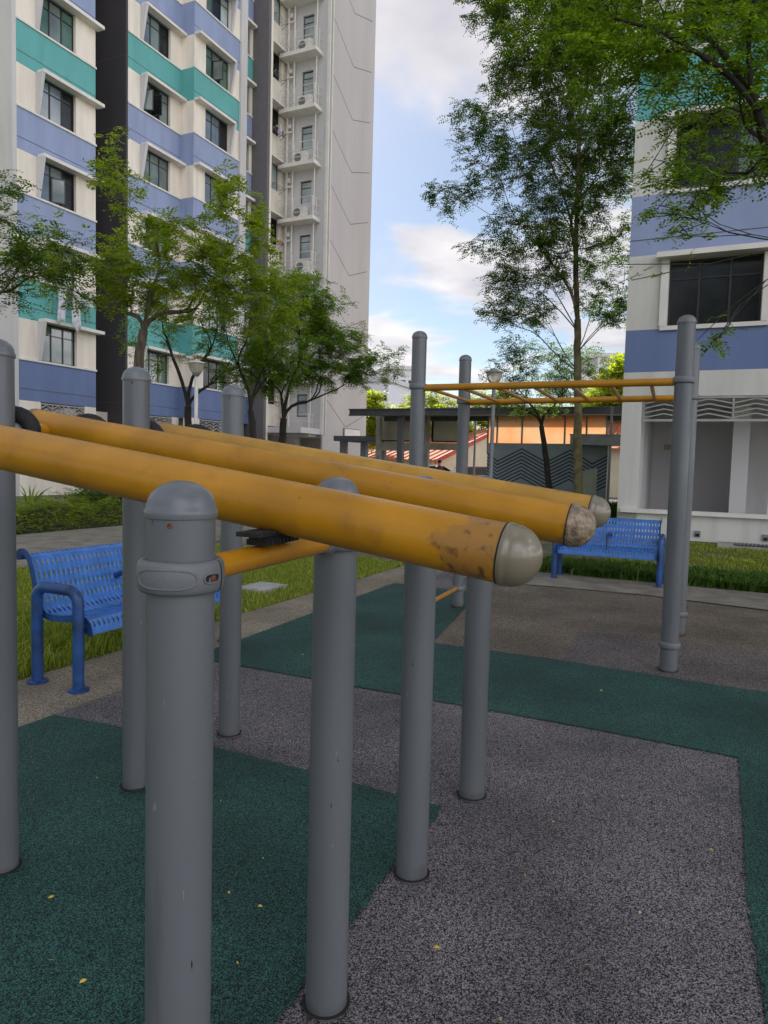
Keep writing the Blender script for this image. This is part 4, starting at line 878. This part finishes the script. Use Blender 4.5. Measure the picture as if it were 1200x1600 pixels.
lamp(-4.75, 17.8, 3.95, 'white park lamp with pale glass bowl among the trees on the left')
lamp(2.62, 17.6, 3.88, 'grey park lamp whose head shows just above the yellow monkey bars', cap='steel')
lamp(3.85, 30.8, 3.9, 'distant park lamp just below the monkey bars, beyond the walkway', cap='steel')

def gable_house(o3, la, lr, eave, ridge, label, grp='orange-roofed houses'):
    """ridge along V; the end wall facing +V is seen; o3 = near eave corner on that end"""
    o3 = A3(*o3, 0); root = thing('house', o3, label, 'house', grp)
    m = MB(); P_ = [o3, o3+R*lr, o3+R*lr+Z*eave, o3+R*lr/2+Z*ridge, o3+Z*eave]; m.prism([p-Z*.08 if i > 1 else p for i, p in enumerate(P_)], -V*la); m.build('wall', mat('cream_render', (.72,.62,.47), rough=.9, var=.05), root)
    for sg in (0, 1):
        e0 = o3+(R*lr if sg else A3(0,0,0))+Z*eave; e1 = o3+R*lr/2+Z*ridge; dn = nrm(e0-e1)*.5
        m = MB(); q0 = e0+dn+V*.45; q1 = e1+V*.45
        m.prism([q0, q1, q1-V*(la+.9), q0-V*(la+.9)], Z*.10)
        rf = m.build('roof', Mt['tile'], root)
        m = MB(); n_ = int((la+.9)/.55)
        for i in range(n_): m.tube([q0-V*(.3+i*.55)+Z*.12, q1-V*(.3+i*.55)+Z*.12], .06, 5)
        m.build('tile_ribs', Mt['tile'], rf)
        m = MB(); m.prism([q0-Z*.18, q1-Z*.18, q1+Z*.16, q0+Z*.16], V*.12); m.build('verge', Mt['redtrim'], rf)
    m = MB(); 
    for a in (.18, .42, .68): m.box(o3+R*lr*a+V*.01+Z*.4, R*1.4, V*.04, Z*1.0)
    m.build('window', Mt['pane4'], root)
    return root
gable_house((3.2,50), 5.5, 28, 1.85, 4.6, 'long low house with terracotta roof and red verge seen under the walkway')
gable_house((-3.6,58), 5, 16, 1.7, 2.9, 'small orange-roofed house glimpsed behind the dark walkway column')
gable_house((13.5,38), 7.5, 16, 2.7, 5.2, 'orange-roofed house glimpsed between mural wall and right block')
rl = thing('railing', (2, 36, 0), 'white metal railing along the car park beyond the walkway', 'railing')
m = MB()
for z in (.35, .65, .95): m.tube([A3(-5,37.5,z), A3(9,33,z)], .03, 6)
m.build('rail', Mt['rail_white'], rl)
for i in range(8): m = MB(); q = A3(-5,37.5,0)+(A3(9,33,0)-A3(-5,37.5,0))*i/7; m.tube([q, q+Z*1.0], .035, 6); m.build('post', Mt['rail_white'], rl)

def car(x, y, az, colr, label, m_=None):
    root = thing('parked_car', (x, y, 0), label, 'car', 'cars parked beyond the walkway'); f_ = A3(math.sin(az), math.cos(az), 0); s_ = A3(f_[1], -f_[0], 0); o3 = A3(x, y, 0)
    W = lambda a, b_, z: o3+f_*a+s_*b_+Z*z
    side = [(-2.1,.35), (-2.15,.8), (-1.95,1.0), (-1.2,1.05), (1.0,.98), (1.9,.85), (2.15,.6), (2.15,.35)]
    m = MB(); m.prism([W(a, -.85, z) for a, z in side], s_*1.7); bd_ = m.build('body', mat('car_paint', colr, rough=.25, coat=.6, var=.02), root)
    md = bd_.modifiers.new('b', 'BEVEL'); md.width = .06; md.segments = 2
    m = MB(); top = [(-1.85,1.02), (-1.2,1.42), (.25,1.45), (1.05,1.0)]
    m.prism([W(a, -.70, z) for a, z in top], s_*1.4); m.build('window', Mt['pane2'], root)
    m = MB(); m.prism([W(a, -.66, z) for a, z in ((-1.3,1.40), (-1.15,1.46), (.2,1.49), (.35,1.43))], s_*1.32); m.build('roof', bd_.data.materials[0], root)
    for a in (-1.35, 1.35):
        for b_ in (-.86, .66): m = MB(); m.lathe(W(a, b_, .32), s_, [(.32, 0), (.32, .2)], 18); wh = m.build('wheel', Mt['dark'], root, True); m = MB(); m.lathe(W(a, b_-.004, .32), s_, [(.19, 0), (.19, .208)], 12); m.build('rim', Mt['steel2'], wh, True)
    for b_ in (-.6, .6): m = MB(); m.box(W(2.12, b_-.15, .62), s_*.3, f_*.05, Z*.12); m.build('headlight', Mt['trim'], root)
car(5.4, 40, rad(75), (.45,.03,.05), 'red car parked beyond the rear monkey bar post')
car(3.1, 43, rad(80), (.65,.65,.66), 'white car parked behind the person in maroon')
car(-.5, 44, rad(85), (.5,.52,.55), 'silver car parked behind the dark walkway column')

# person seen from behind, walking away (head and shoulders show above the tubes)
def person(x, y):
    root = thing('person', (x, y, 0), 'person in a maroon top with short dark hair, walking beyond the walkway', 'person')
    J_ = {0: (0,0,.92,.13,.10), 1: (0,0,1.10,.125,.09), 2: (0,0,1.30,.16,.10), 3: (0,0,1.42,.10,.07), 4: (0,0,1.50,.05,.05), 5: (0,.015,1.58,.07,.08), 6: (0,.02,1.66,.075,.09),
          7: (-.17,0,1.38,.055,.05), 8: (-.22,-.03,1.12,.042,.04), 9: (-.23,.07,.90,.032,.03), 10: (-.23,.10,.82,.03,.02),
          11: (.17,0,1.38,.055,.05), 12: (.22,.02,1.12,.042,.04), 13: (.24,.09,.90,.032,.03), 14: (.24,.12,.82,.03,.02),
          15: (-.09,0,.85,.085,.08), 16: (-.10,.08,.48,.055,.055), 17: (-.10,-.02,.09,.04,.04), 18: (-.10,.13,.04,.04,.03),
          19: (.09,0,.85,.085,.08), 20: (.10,-.06,.48,.055,.055), 21: (.10,-.26,.12,.04,.04), 22: (.10,-.14,.04,.04,.03)}
    E_ = [(0,1), (1,2), (2,3), (3,4), (4,5), (5,6), (3,7), (7,8), (8,9), (9,10), (3,11), (11,12), (12,13), (13,14), (0,15), (15,16), (16,17), (17,18), (0,19), (19,20), (20,21), (21,22)]
    me = bpy.data.meshes.new('body'); me.from_pydata([J_[i][:3] for i in range(23)], E_, []); 
    o = bpy.data.objects.new('body', me); C.objects.link(o); o.parent = root
    md = o.modifiers.new('s', 'SKIN')
    me.skin_vertices  # created with the modifier
    for i in range(23): me.skin_vertices[0].data[i].radius = J_[i][3:]
    me.skin_vertices[0].data[0].use_root = True
    sb_ = o.modifiers.new('ss', 'SUBSURF'); sb_.levels = 2; sb_.render_levels = 2
    mb = bpy.data.materials.new('clothed_body'); mb.use_nodes = True; t = mb.node_tree; g = t.nodes.new('ShaderNodeTexCoord'); sp = t.nodes.new('ShaderNodeSeparateXYZ'); rp = t.nodes.new('ShaderNodeValToRGB')
    t.links.new(g.outputs['Object'], sp.inputs[0]); dv = t.nodes.new('ShaderNodeMath'); dv.operation = 'DIVIDE'; dv.inputs[1].default_value = 1.8; t.links.new(sp.outputs[2], dv.inputs[0]); t.links.new(dv.outputs[0], rp.inputs[0])
    rp.color_ramp.interpolation = 'CONSTANT'; e = rp.color_ramp.elements; e[0].color = (.03,.03,.04,1); e[1].position = .51; e[1].color = (.10,.012,.022,1); q = e.new(.82); q.color = (.30,.16,.10,1)
    t.links.new(rp.outputs[0], t.nodes['Principled BSDF'].inputs['Base Color']); me.materials.append(mb)
    h = MB(); c = A3(x, y+.005, 1.665); vs = []; fs = []
    for i in range(9):
        for j in range(16):
            a = math.pi*(i/8)*.62; b_ = 2*math.pi*j/16; rr = .098 if math.sin(b_) < .3 else .088
            vs.append(c+A3(rr*math.sin(a)*math.cos(b_), rr*1.08*math.sin(a)*math.sin(b_)-.012, .115*math.cos(a)-.005))
    for i in range(8):
        for j in range(16): fs.append((i*16+j, i*16+(j+1) % 16, (i+1)*16+(j+1) % 16, (i+1)*16+j))
    h.add(vs, fs); h.build('hair', Mt['dark'], root, True)
person(2.55, 33.5)

# far blocks
def farblock(x, y, wd, hgt, yaw, label, nx, nz, accents):
    root = thing('distant_block', (x, y, 0), label, 'apartment block', 'distant apartment blocks'); o3 = A3(x, y, 0); a = A3(math.cos(yaw), math.sin(yaw), 0); b_ = A3(-a[1], a[0], 0)
    m = MB(); m.box(o3, a*wd, b_*16, Z*hgt); m.build('wall', mat('distant_white_wall', (.62,.62,.66), rough=.9, var=.04), root)
    m = MB(); m.box(o3-a*.6-b_*.6+Z*hgt, a*(wd+1.2), b_*17, Z*1.0); m.build('roof', Mt['grey_wall'], root)
    cw_ = wd/nx; fh = hgt/nz; k = 0
    for i in range(nx):
        for c_, mt_ in accents.items():
            pass
        col = MB(); acc = {}
        for j in range(nz-1):
            col.box(o3+a*(cw_*(i+.18))-b_*.06+Z*(fh*(j+.5)), a*cw_*.64, b_*.05, Z*fh*.46)
            key = list(accents)[(j//2+i) % len(accents)] if (i % 2 == 0) else None
            if key: acc.setdefault(key, MB()).box(o3+a*(cw_*(i+.18))-b_*.05+Z*(fh*(j+.02)), a*cw_*.58, b_*.04, Z*fh*.46)
        wn = col.build('window_column', Mt['pane2'], root); wn['kind'] = 'stuff'
        for key, mm_ in acc.items(): mm_.build('painted_panel', accents[key], root)
sb1 = mat('sky_blue_panel', (.12,.34,.62), rough=.8); yl1 = mat('yellow_panel', (.72,.52,.10), rough=.8)
farblock(.9, 205, 9.5, 28.5, rad(8), 'distant white block with blue and yellow panels left of the front monkey bar post', 4, 10, {'b': sb1, 'y': yl1})
farblock(-7.5, 160, 8.3, 19.5, rad(-20), 'distant white block half hidden by tree and grey tower', 4, 7, {'b': sb1})
farblock(57, 195, 7.5, 32, rad(5), 'distant pale block rising beside the right building, above the treetops', 3, 11, {'b': mat('pink_grey_panel', (.5,.42,.42))})

# ------------------------------------------------------------------ trees
def sample_lobes(lobes, n, g, hollow=.0):
    vol = np.array([l[3]*l[4]*l[5]*(l[6] if len(l) > 6 else 1) for l in lobes]); vol = vol/vol.sum(); out_ = []
    while len(out_) < n:
        l = lobes[g.choice(len(lobes), p=vol)]; v = g.normal(size=3); v /= np.linalg.norm(v); rr = g.uniform(hollow, 1)**(1/2.2)
        out_.append(np.array(l[:3])+v*rr*np.array(l[3:6]))
    return np.array(out_)
def grow(start, pts, r0, g, segs, tips, d0=None, lvl=0, reach=.42, wig=.06, ev=.52):
    """split the crown's target points into clusters and send a bent limb towards each"""
    n = len(pts); c = pts.mean(0)
    if n <= 2 or lvl > 9:
        for p in pts:
            mid = (start+p)/2+g.normal(size=3)*wig*np.linalg.norm(p-start)*.8
            segs.append(([start, mid, p], [r0, r0*.7, r0*.35])); tips.append((mid, p))
        return
    k = 2 if n < 12 or g.random() < .6 else 3
    k = 3 if lvl == 0 and n > 60 else k
    cen = pts[g.choice(n, k, replace=False)].copy()
    for _ in range(5):
        a = np.argmin(((pts[:, None]-cen[None])**2).sum(2), 1)
        for j in range(k):
            if (a == j).any(): cen[j] = pts[a == j].mean(0)
    for j in range(k):
        q = pts[a == j]
        if not len(q): continue
        rr = r0*(len(q)/n)**ev; cj = q.mean(0); L_ = np.linalg.norm(cj-start)
        e = start+(cj-start)*reach+g.normal(size=3)*wig*L_
        if d0 is not None: m_ = start+(nrm(nrm(cj-start)+d0*.9))*np.linalg.norm(e-start)*.5
        else: m_ = (start+e)/2+g.normal(size=3)*wig*L_*.6
        segs.append(([start, m_, e], [max(rr, .004), max(rr*.92, .004), max(rr*.84, .004)]))
        if lvl >= 3 and g.random() < .5: tips.append((m_, e))
        grow(e, q, rr*.84, g, segs, tips, nrm(e-m_), lvl+1, reach, wig, ev)
def smooth3(path, rad_, k=4):
    a, b_, c = path; out_, rr = [], []
    for i in range(k+1):
        t_ = i/k; out_.append((1-t_)**2*a+2*t_*(1-t_)*(2*b_-(a+c)/2)+t_*t_*c); rr.append(np.interp(t_, [0, .5, 1], rad_))
    return out_, rr
def leaves(tips, g, per, length, leaflet, pairs, spread=.18, droop=.25, thin=1.0):
    """pinnate sprays: a few stalks at each tip, leaflets in pairs along each stalk"""
    T0 = np.array([t[0] for t in tips]); T1 = np.array([t[1] for t in tips]); n = len(tips)
    idx = np.repeat(np.arange(n), per); idx = idx[g.random(len(idx)) < thin]; m = len(idx)
    f_ = g.uniform(.1, 1.05, (m, 1)); base = T0[idx]*(1-f_)+T1[idx]*f_+g.normal(size=(m, 3))*spread*.25
    d = (T1-T0)[idx]; d = d/(np.linalg.norm(d, axis=1, keepdims=True)+1e-6); d = d*.6+g.normal(size=(m, 3))*.75; d[:, 2] = d[:, 2]*.28-droop*.25
    d /= np.linalg.norm(d, axis=1, keepdims=True); L_ = length*g.uniform(.6, 1.2, (m, 1))
    up_ = np.tile([0, 0, 1.], (m, 1))+g.normal(size=(m, 3))*.22; sd_ = np.cross(d, up_); sd_ /= np.linalg.norm(sd_, axis=1, keepdims=True); nn = np.cross(sd_, d)
    V_ = []
    for k in range(pairs):
        t_ = (k+.6)/pairs
        c = base+d*L_*t_; c = c-np.array([0, 0, 1.])*(L_*droop*t_*t_)
        for sg in (-1, 1):
            tilt = g.normal(size=(m, 1))*.22; ax = sd_*sg+d*.45+nn*tilt-np.array([0, 0, .15]); ax /= np.linalg.norm(ax, axis=1, keepdims=True)
            wv = np.cross(ax, nn+sd_*.25*g.normal(size=(m, 1))); wv /= np.linalg.norm(wv, axis=1, keepdims=True)
            ll = leaflet*g.uniform(.75, 1.2, (m, 1))*(1-.35*abs(t_-.45)); 
            V_.append(np.stack([c+ax*ll*.08, c+ax*ll*.5+wv*ll*.24, c+ax*ll, c+ax*ll*.5-wv*ll*.24], 1))
    v = np.concatenate(V_).reshape(-1, 3); return v, np.arange(len(v)).reshape(-1, 4)
def tree(name, base, trunk, lobes, n, r0, label, cat='tree', group=None, seed=0, leafm='leafA', barkm='bark', per=4, length=.34, leaflet=.085, pairs=5, hollow=.25, minr=.0035, reach=.42, thin=1., wig=.06, droop=.25, ev=.52, extra=None):
    g = np.random.default_rng(seed); root = thing(name, base, label, cat, group)
    path = [np.array(p, float) for p in trunk]; segs, tips = [], []
    # trunk
    k = len(path); rr = [r0*(1.15 if i == 0 else 1-.28*i/(k-1)) for i in range(k)]
    m = MB(); fine, fr = [path[0]], [r0*1.5]
    for i in range(k-1):
        for q in range(1, 5):
            t_ = q/4; fine.append(path[i]*(1-t_)+path[i+1]*t_+g.normal(size=3)*r0*.10*(1 if q < 4 else 0)); fr.append((rr[i]*(1-t_)+rr[i+1]*t_)*g.uniform(.95, 1.06))
    m.tube(fine, fr, 12); m.build('trunk', Mt[barkm], root, True)
    pts = sample_lobes(lobes, n, g, hollow)
    grow(path[-1], pts, rr[-1]*.95, g, segs, tips, nrm(path[-1]-path[-2])*.6, 0, reach, wig, ev)
    if extra:
        for st_, lb, nn_, r_ in extra: grow(np.array(st_, float), sample_lobes(lb, nn_, g, .1), r_, g, segs, tips, None, 1, reach, wig, ev)
    m = MB()
    for p, q in segs:
        if q[0] < minr*1.2: a, b_ = [p[0], p[2]], [max(q[0], minr), max(q[2], minr*.7)]; m.tube(a, b_, 3, cap=False)
        else: a, b_ = smooth3(p, q, 4 if q[0] > .02 else 2); m.tube(a, [max(x, minr*.8) for x in b_], 8 if q[0] > .03 else 5, cap=False)
    m.build('limbs', Mt[barkm], root, True)
    v, F_ = leaves(tips, g, per, length, leaflet, pairs, droop=droop, thin=thin)
    bigmesh('crown', v, F_, Mt[leafm], root); return root
# crown lobes are real positions (x, y, z, half extents)
tree('garden_tree', (-6.1,17.6,0), [(-6.1,17.6,0), (-6.05,17.6,2.4), (-6.1,17.6,4.0), (-6.0,17.6,4.6)],
     [(-5.6,17.6,6.4,1.9,1.6,1.1), (-6.5,17.4,8.3,.75,.7,1.1,.7), (-3.6,17.5,6.6,1.0,1.2,1.7), (-4.0,17.3,8.0,.6,.6,.6,.8), (-7.6,17.3,5.6,1.6,1.2,.7,.8), (-8.6,17.0,6.4,.9,.8,1.0,.6), (-3.0,17.4,5.4,1.2,1.1,.9), (-5.3,17.5,5.4,1.6,1.3,.7,.8)],
     420, .145, 'spreading light-green tree in front of the charcoal recess, widest crown on the left', group='trees along the left block', seed=11, leafm='leafA', per=5, length=.30, leaflet=.115, pairs=5)
tree('garden_tree', (-6.15,22.0,0), [(-6.15,22,0), (-6.1,22,1.8), (-6.12,22,3.1)],
     [(-7.3,22,5.2,1.0,1.0,1.2), (-4.9,22,4.9,1.5,1.0,1.2), (-6.0,22,6.2,1.6,1.2,1.0), (-4.3,22,3.9,.9,.8,.5,.5)],
     170, .14, 'small dark forked tree behind the white park lamp', group='trees along the left block', seed=12, leafm='leafB', barkm='bark_dark', per=5, length=.30, leaflet=.10, pairs=4)
tree('garden_tree', (-4.05,21.5,0), [(-4.05,21.5,0), (-4.0,21.5,2.2), (-4.1,21.5,3.0)],
     [(-4.3,21.5,5.3,1.3,1.2,1.4), (-3.3,21.5,6.6,.9,1.0,.8), (-2.9,21.3,4.9,.9,1.0,1.3)],
     170, .12, 'slender dark-trunked tree between the lamp and the bushy tree, behind the third rear post', group='trees along the left block', seed=13, leafm='leafB', barkm='bark_dark', per=6, length=.30, leaflet=.10, pairs=4)
tree('garden_tree', (-3.55,24.3,0), [(-3.55,24.3,0), (-3.6,24.3,1.6), (-3.5,24.3,2.95)],
     [(-3.2,24.3,5.5,1.7,1.5,1.5), (-2.9,24.3,7.2,1.0,1.0,.9), (-1.5,24.2,4.9,1.4,1.2,1.0), (-.5,24.2,4.7,1.1,1.0,.7,.7), (-4.4,24.3,4.6,1.0,1.1,.9), (-1.7,24.3,6.2,1.0,1.0,1.0,.8), (.1,24.2,5.2,.6,.6,.4,.4)],
     520, .15, 'bushy wide-crowned tree in front of the grey tower', group='trees along the left block', seed=14, leafm='leafB', barkm='bark_dark', per=8, length=.32, leaflet=.10, pairs=5)
tree('garden_tree', (-8.5,13.2,0), [(-8.5,13.2,0), (-8.55,13.2,2.2), (-8.4,13.2,3.5)],
     [(-7.6,13.3,5.3,1.2,1.0,.8), (-6.3,13.4,5.2,.85,.7,.6,.8), (-7.3,13.2,6.3,.8,.8,.5), (-7.2,13.3,4.4,.6,.6,.5,.7)],
     170, .12, 'leafy crown reaching in at the left edge of the picture', group='trees along the left block', seed=15, leafm='leafC', per=6, length=.26, leaflet=.08, pairs=5)
# tall fan-shaped tree beside the right block
tree('tall_tree', (4.95,17.9,0), [(4.95,17.9,0), (4.80,17.9,2.4), (4.72,17.9,4.3), (4.68,17.9,5.2)],
     [(2.5,17.8,13.0,1.2,1.2,1.1), (3.9,17.8,12.0,1.6,1.5,1.2), (5.2,17.8,12.4,1.8,1.5,1.7), (1.9,17.7,9.7,.75,.9,.75,.9), (1.6,17.7,8.1,.8,.9,.55,1.0), (2.8,17.8,9.1,1.0,1.1,1.0), (3.3,17.8,7.4,1.1,1.2,.8), (2.4,17.8,6.9,.75,.8,.35,.8), (2.9,17.8,6.1,.7,.7,.3,.8), (4.5,17.9,9.4,1.4,1.4,1.6), (5.6,17.6,9.0,.9,1.0,1.4), (5.4,17.6,7.0,.8,.9,.8), (3.2,17.8,10.8,1.2,1.2,1.0), (4.3,17.8,7.8,1.1,1.1,1.0)],
     2100, .115, 'tall slender tree with feathery fan-shaped crown, standing before the mural against the sky', seed=21, leafm='leafC', barkm='bark_moss', per=5, length=.24, leaflet=.075, pairs=5, reach=.52, minr=.008, thin=.9, ev=.44, wig=.025, hollow=0,
     extra=[((4.75,17.9,3.9), [(3.2,17.8,5.4,1.1,.8,.5)], 110, .024), ((4.72,17.9,4.4), [(5.4,17.7,5.7,.8,.7,.8)], 90, .022), ((4.7,17.9,4.9), [(3.3,17.8,6.4,1.2,.8,.7), (4.3,17.9,6.7,.9,.8,.8)], 170, .03), ((4.7,17.9,5.0), [(3.6,17.8,9.5,.5,.5,2.2), (4.4,17.9,10,.4,.5,2.4), (5.2,17.9,9.6,.5,.5,2.2)], 120, .04)])
tree('garden_tree', (5.05,21.4,0), [(5.05,21.4,0), (4.85,21.4,1.7), (4.65,21.4,2.75)],
     [(4.2,21.3,4.5,1.5,1.2,.9), (5.7,21.3,4.4,1.0,1.0,.9), (3.3,21.2,4.0,.8,.8,.5), (4.5,21.3,3.5,1.8,1.1,.45), (3.7,21.2,5.2,.7,.8,.5,.6)],
     260, .10, 'round-crowned dark tree leaning in front of the chevron mural', seed=22, leafm='leafC', barkm='bark_dark', per=6, length=.26, leaflet=.09, pairs=4)
# near tree at the right edge: its limbs fan over the court
tree('overhanging_tree', (5.15,8.3,0), [(5.15,8.3,0), (5.0,8.25,2.2), (4.72,8.2,3.6), (4.50,8.15,4.35)],
     [(2.4,7.8,5.9,.9,.9,.55), (1.5,7.7,6.3,.7,.8,.4), (3.3,7.9,5.6,.8,.9,.6), (3.2,8,4.95,.8,.8,.33), (4.4,8,5.4,.9,1,.6), (3.9,8,6.3,1.2,1.2,.6), (2.9,8.0,6.7,1.2,1.2,.5), (4.9,8.3,7.2,1.3,1.4,.8), (5.6,8.4,5.6,1.0,1.2,.8), (3.2,7.2,7.4,1.6,1.3,.5,.6), (.95,7.6,6.6,.45,.6,.25,.9), (4.9,7.9,4.9,.5,.7,.4), (3.15,8,4.55,.7,.8,.33), (3.9,8,4.85,.7,.8,.35)],
     860, .135, 'near tree at the right edge whose fresh green limbs hang over the playground', seed=31, leafm='leafD', barkm='bark_dark', per=6, length=.24, leaflet=.060, pairs=7, reach=.48, minr=.007, ev=.42, wig=.05, thin=.62, hollow=.1,
     extra=[((4.62,8.18,3.9), [(3.37,7.7,2.9,.15,.2,.06)], 5, .009), ((4.6,8.18,4.1), [(2.5,7.7,3.6,.3,.3,.12), (3.0,7.8,4.1,.4,.3,.3)], 12, .012)])
# sunlit trees beyond the car park
far = [(-2.0,52,7.2,4.0,'first'), (3.6,62,8.6,5.0,''), (9.5,66,9.2,5.5,''), (15,70,8.6,5.5,''), (14.0,44,8.8,2.4,''), (19,60,9.8,5,''), (-7,60,7.0,4.5,''), (-3.9,70,6.5,5,''), (24,75,11,6,''), (-13,64,6.8,4,''), (22,50,8.5,4,'')]
fl = ['sunlit yellow-green tree seen between grey tower and low canopy', 'round yellow-green tree behind the hipped shelter roof', 'wide sunlit tree behind the monkey bars and small park lamp', 'sunlit tree behind the round-crowned dark tree', 'narrow bright yellow-green tree tight against the right block', 'sunlit tree farther back beside the right block', 'sunlit tree seen through the tower ground floor opening', 'low sunlit tree left of the shelter roof, farther back', 'tall sunlit tree hidden mostly behind the right block', 'sunlit tree behind the left block ground floor', 'sunlit tree behind the right block void deck']
for i, (x, y, h, w_, _) in enumerate(far):
    tree('background_tree', (x, y, 0), [(x, y, 0), (x+.1, y, h*.22), (x, y, h*.35)],
         [(x, y, h*.68, w_*.62, w_*.6, h*.26), (x-w_*.42, y, h*.55, w_*.42, w_*.4, h*.2), (x+w_*.42, y, h*.57, w_*.42, w_*.4, h*.2), (x+w_*.1, y, h*.86, w_*.34, w_*.3, h*.13)],
         170, .2, fl[i], group='sunlit trees beyond the car park', seed=40+i, leafm='leafFar', per=9, length=.7, leaflet=.34, pairs=3, minr=.02)
tree_line = None

# feathery hedge and strap-leaved plants on the left
def hedge(name, path_u, v0, v1, h, label, n, leafm, seed, o=(-4.83,9.19), ll=.11):
    g = np.random.default_rng(seed); root = thing(name, (*LP(path_u[0], (v0+v1)/2), 0), label, 'hedge')
    nu, nv = 60, 16; U = np.linspace(path_u[0], path_u[1], nu); W_ = np.linspace(v0, v1, nv)
    def top(u_, v_):
        e = np.clip(1-np.abs((v_-(v0+v1)/2)/((v1-v0)/2))**3, 0, 1)*np.clip(1-np.abs((u_-np.mean(path_u))/((path_u[1]-path_u[0])/2))**8, 0, 1)
        return h*e*(.72+.22*np.sin(u_*2.3+v_*3)*np.cos(v_*4.1+u_)+.12*np.sin(u_*7.1)*np.sin(v_*6))
    uu, vv = np.meshgrid(U, W_, indexing='ij'); zz_ = top(uu, vv)
    o3 = A3(o[0], o[1], 0); P_ = o3+uu[..., None]*R+vv[..., None]*V+zz_[..., None]*.86*Z-Z*.01
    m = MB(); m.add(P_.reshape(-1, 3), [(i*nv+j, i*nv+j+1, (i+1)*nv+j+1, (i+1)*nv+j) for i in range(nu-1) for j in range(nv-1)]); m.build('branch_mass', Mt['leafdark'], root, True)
    u_ = g.uniform(*path_u, n); v_ = g.uniform(v0, v1, n); z_ = top(u_, v_)*g.uniform(.7, 1.05, n); b0 = o3+u_[:, None]*R+v_[:, None]*V+z_[:, None]*Z
    tp = [(b0[i], b0[i]+(g.normal(size=3)*.5+A3(0, 0, .8))*ll) for i in range(n)]
    v3, F_ = leaves(tp, g, 1, ll*1.3, ll*.42, 4, spread=.04, droop=.25); bigmesh('foliage', v3, F_, Mt[leafm], root); return root
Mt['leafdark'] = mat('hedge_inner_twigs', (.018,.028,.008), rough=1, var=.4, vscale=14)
hedge('low_hedge', (2.6, 9.4), -5.6, -3.55, .62, 'feathery lime-green low hedge along the far side of the footpath', 9000, 'hedgeleaf', 61)
hedge('low_shrubs', (10.2, 16.0), -5.0, -3.6, .5, 'darker low shrubs continuing the hedge behind the tubes', 3000, 'leafB', 62)
def spiky(x, y, h, label, n=26, seed=0, mt='grassdark'):
    g = np.random.default_rng(seed); root = thing('strap_leaf_plant', (x, y, 0), label, 'plant', 'strap-leaved plants by the left block'); m = MB()
    for i in range(n):
        a = g.uniform(0, 6.28); d = A3(math.cos(a), math.sin(a), 0); s_ = A3(-d[1], d[0], 0); hh = h*g.uniform(.6, 1.1); ln = g.uniform(.15, .75)*h; wd = .022
        P_ = [A3(x, y, 0)+d*(ln*t_**1.6)+Z*(hh*(t_-.25*t_*t_*t_)) for t_ in (0, .35, .7, 1)]
        vs = []; 
        for p, q in zip(P_, (1, 1.1, .8, .08)): vs += [p-s_*wd*q, p+s_*wd*q]
        m.add(vs, [(0,1,3,2), (2,3,5,4), (4,5,7,6)])
    m.build('leaf_blades', Mt['leafB'], root)
spiky(-8.15,16.3,1.05, 'spiky strap-leaved plant by the white wall, right of the left edge post', seed=1)
spiky(-8.75,15.2,.85, 'spiky strap-leaved plant half hidden by the left edge post', seed=2)
for i, (x, y, lb) in enumerate(((-6.9,16.8,'low dark bush behind the hedge, first after the spiky plants'), (-6.2,17.2,'low dark bush behind the hedge, under the first tube'), (-7.4,17.6,'small bush at the foot of the left block wall'))):
    root = thing('bush', (x, y, 0), lb, 'bush', 'dark bushes behind the hedge'); g = np.random.default_rng(80+i)
    pts = sample_lobes([(x, y, .35, .45, .4, .35)], 220, g); v3, F_ = leaves([(p, p+g.normal(size=3)*.1+A3(0, 0, .08)) for p in pts], g, 4, .16, .07, 3); bigmesh('foliage', v3, F_, Mt['leafC'], root)
    m = MB()
    for q in pts[:14]: m.tube([A3(x, y, 0), (A3(x, y, 0)+q)/2+A3(0, 0, .06), q], [.012, .008, .004], 4)
    m.build('stems', Mt['bark_dark'], root)
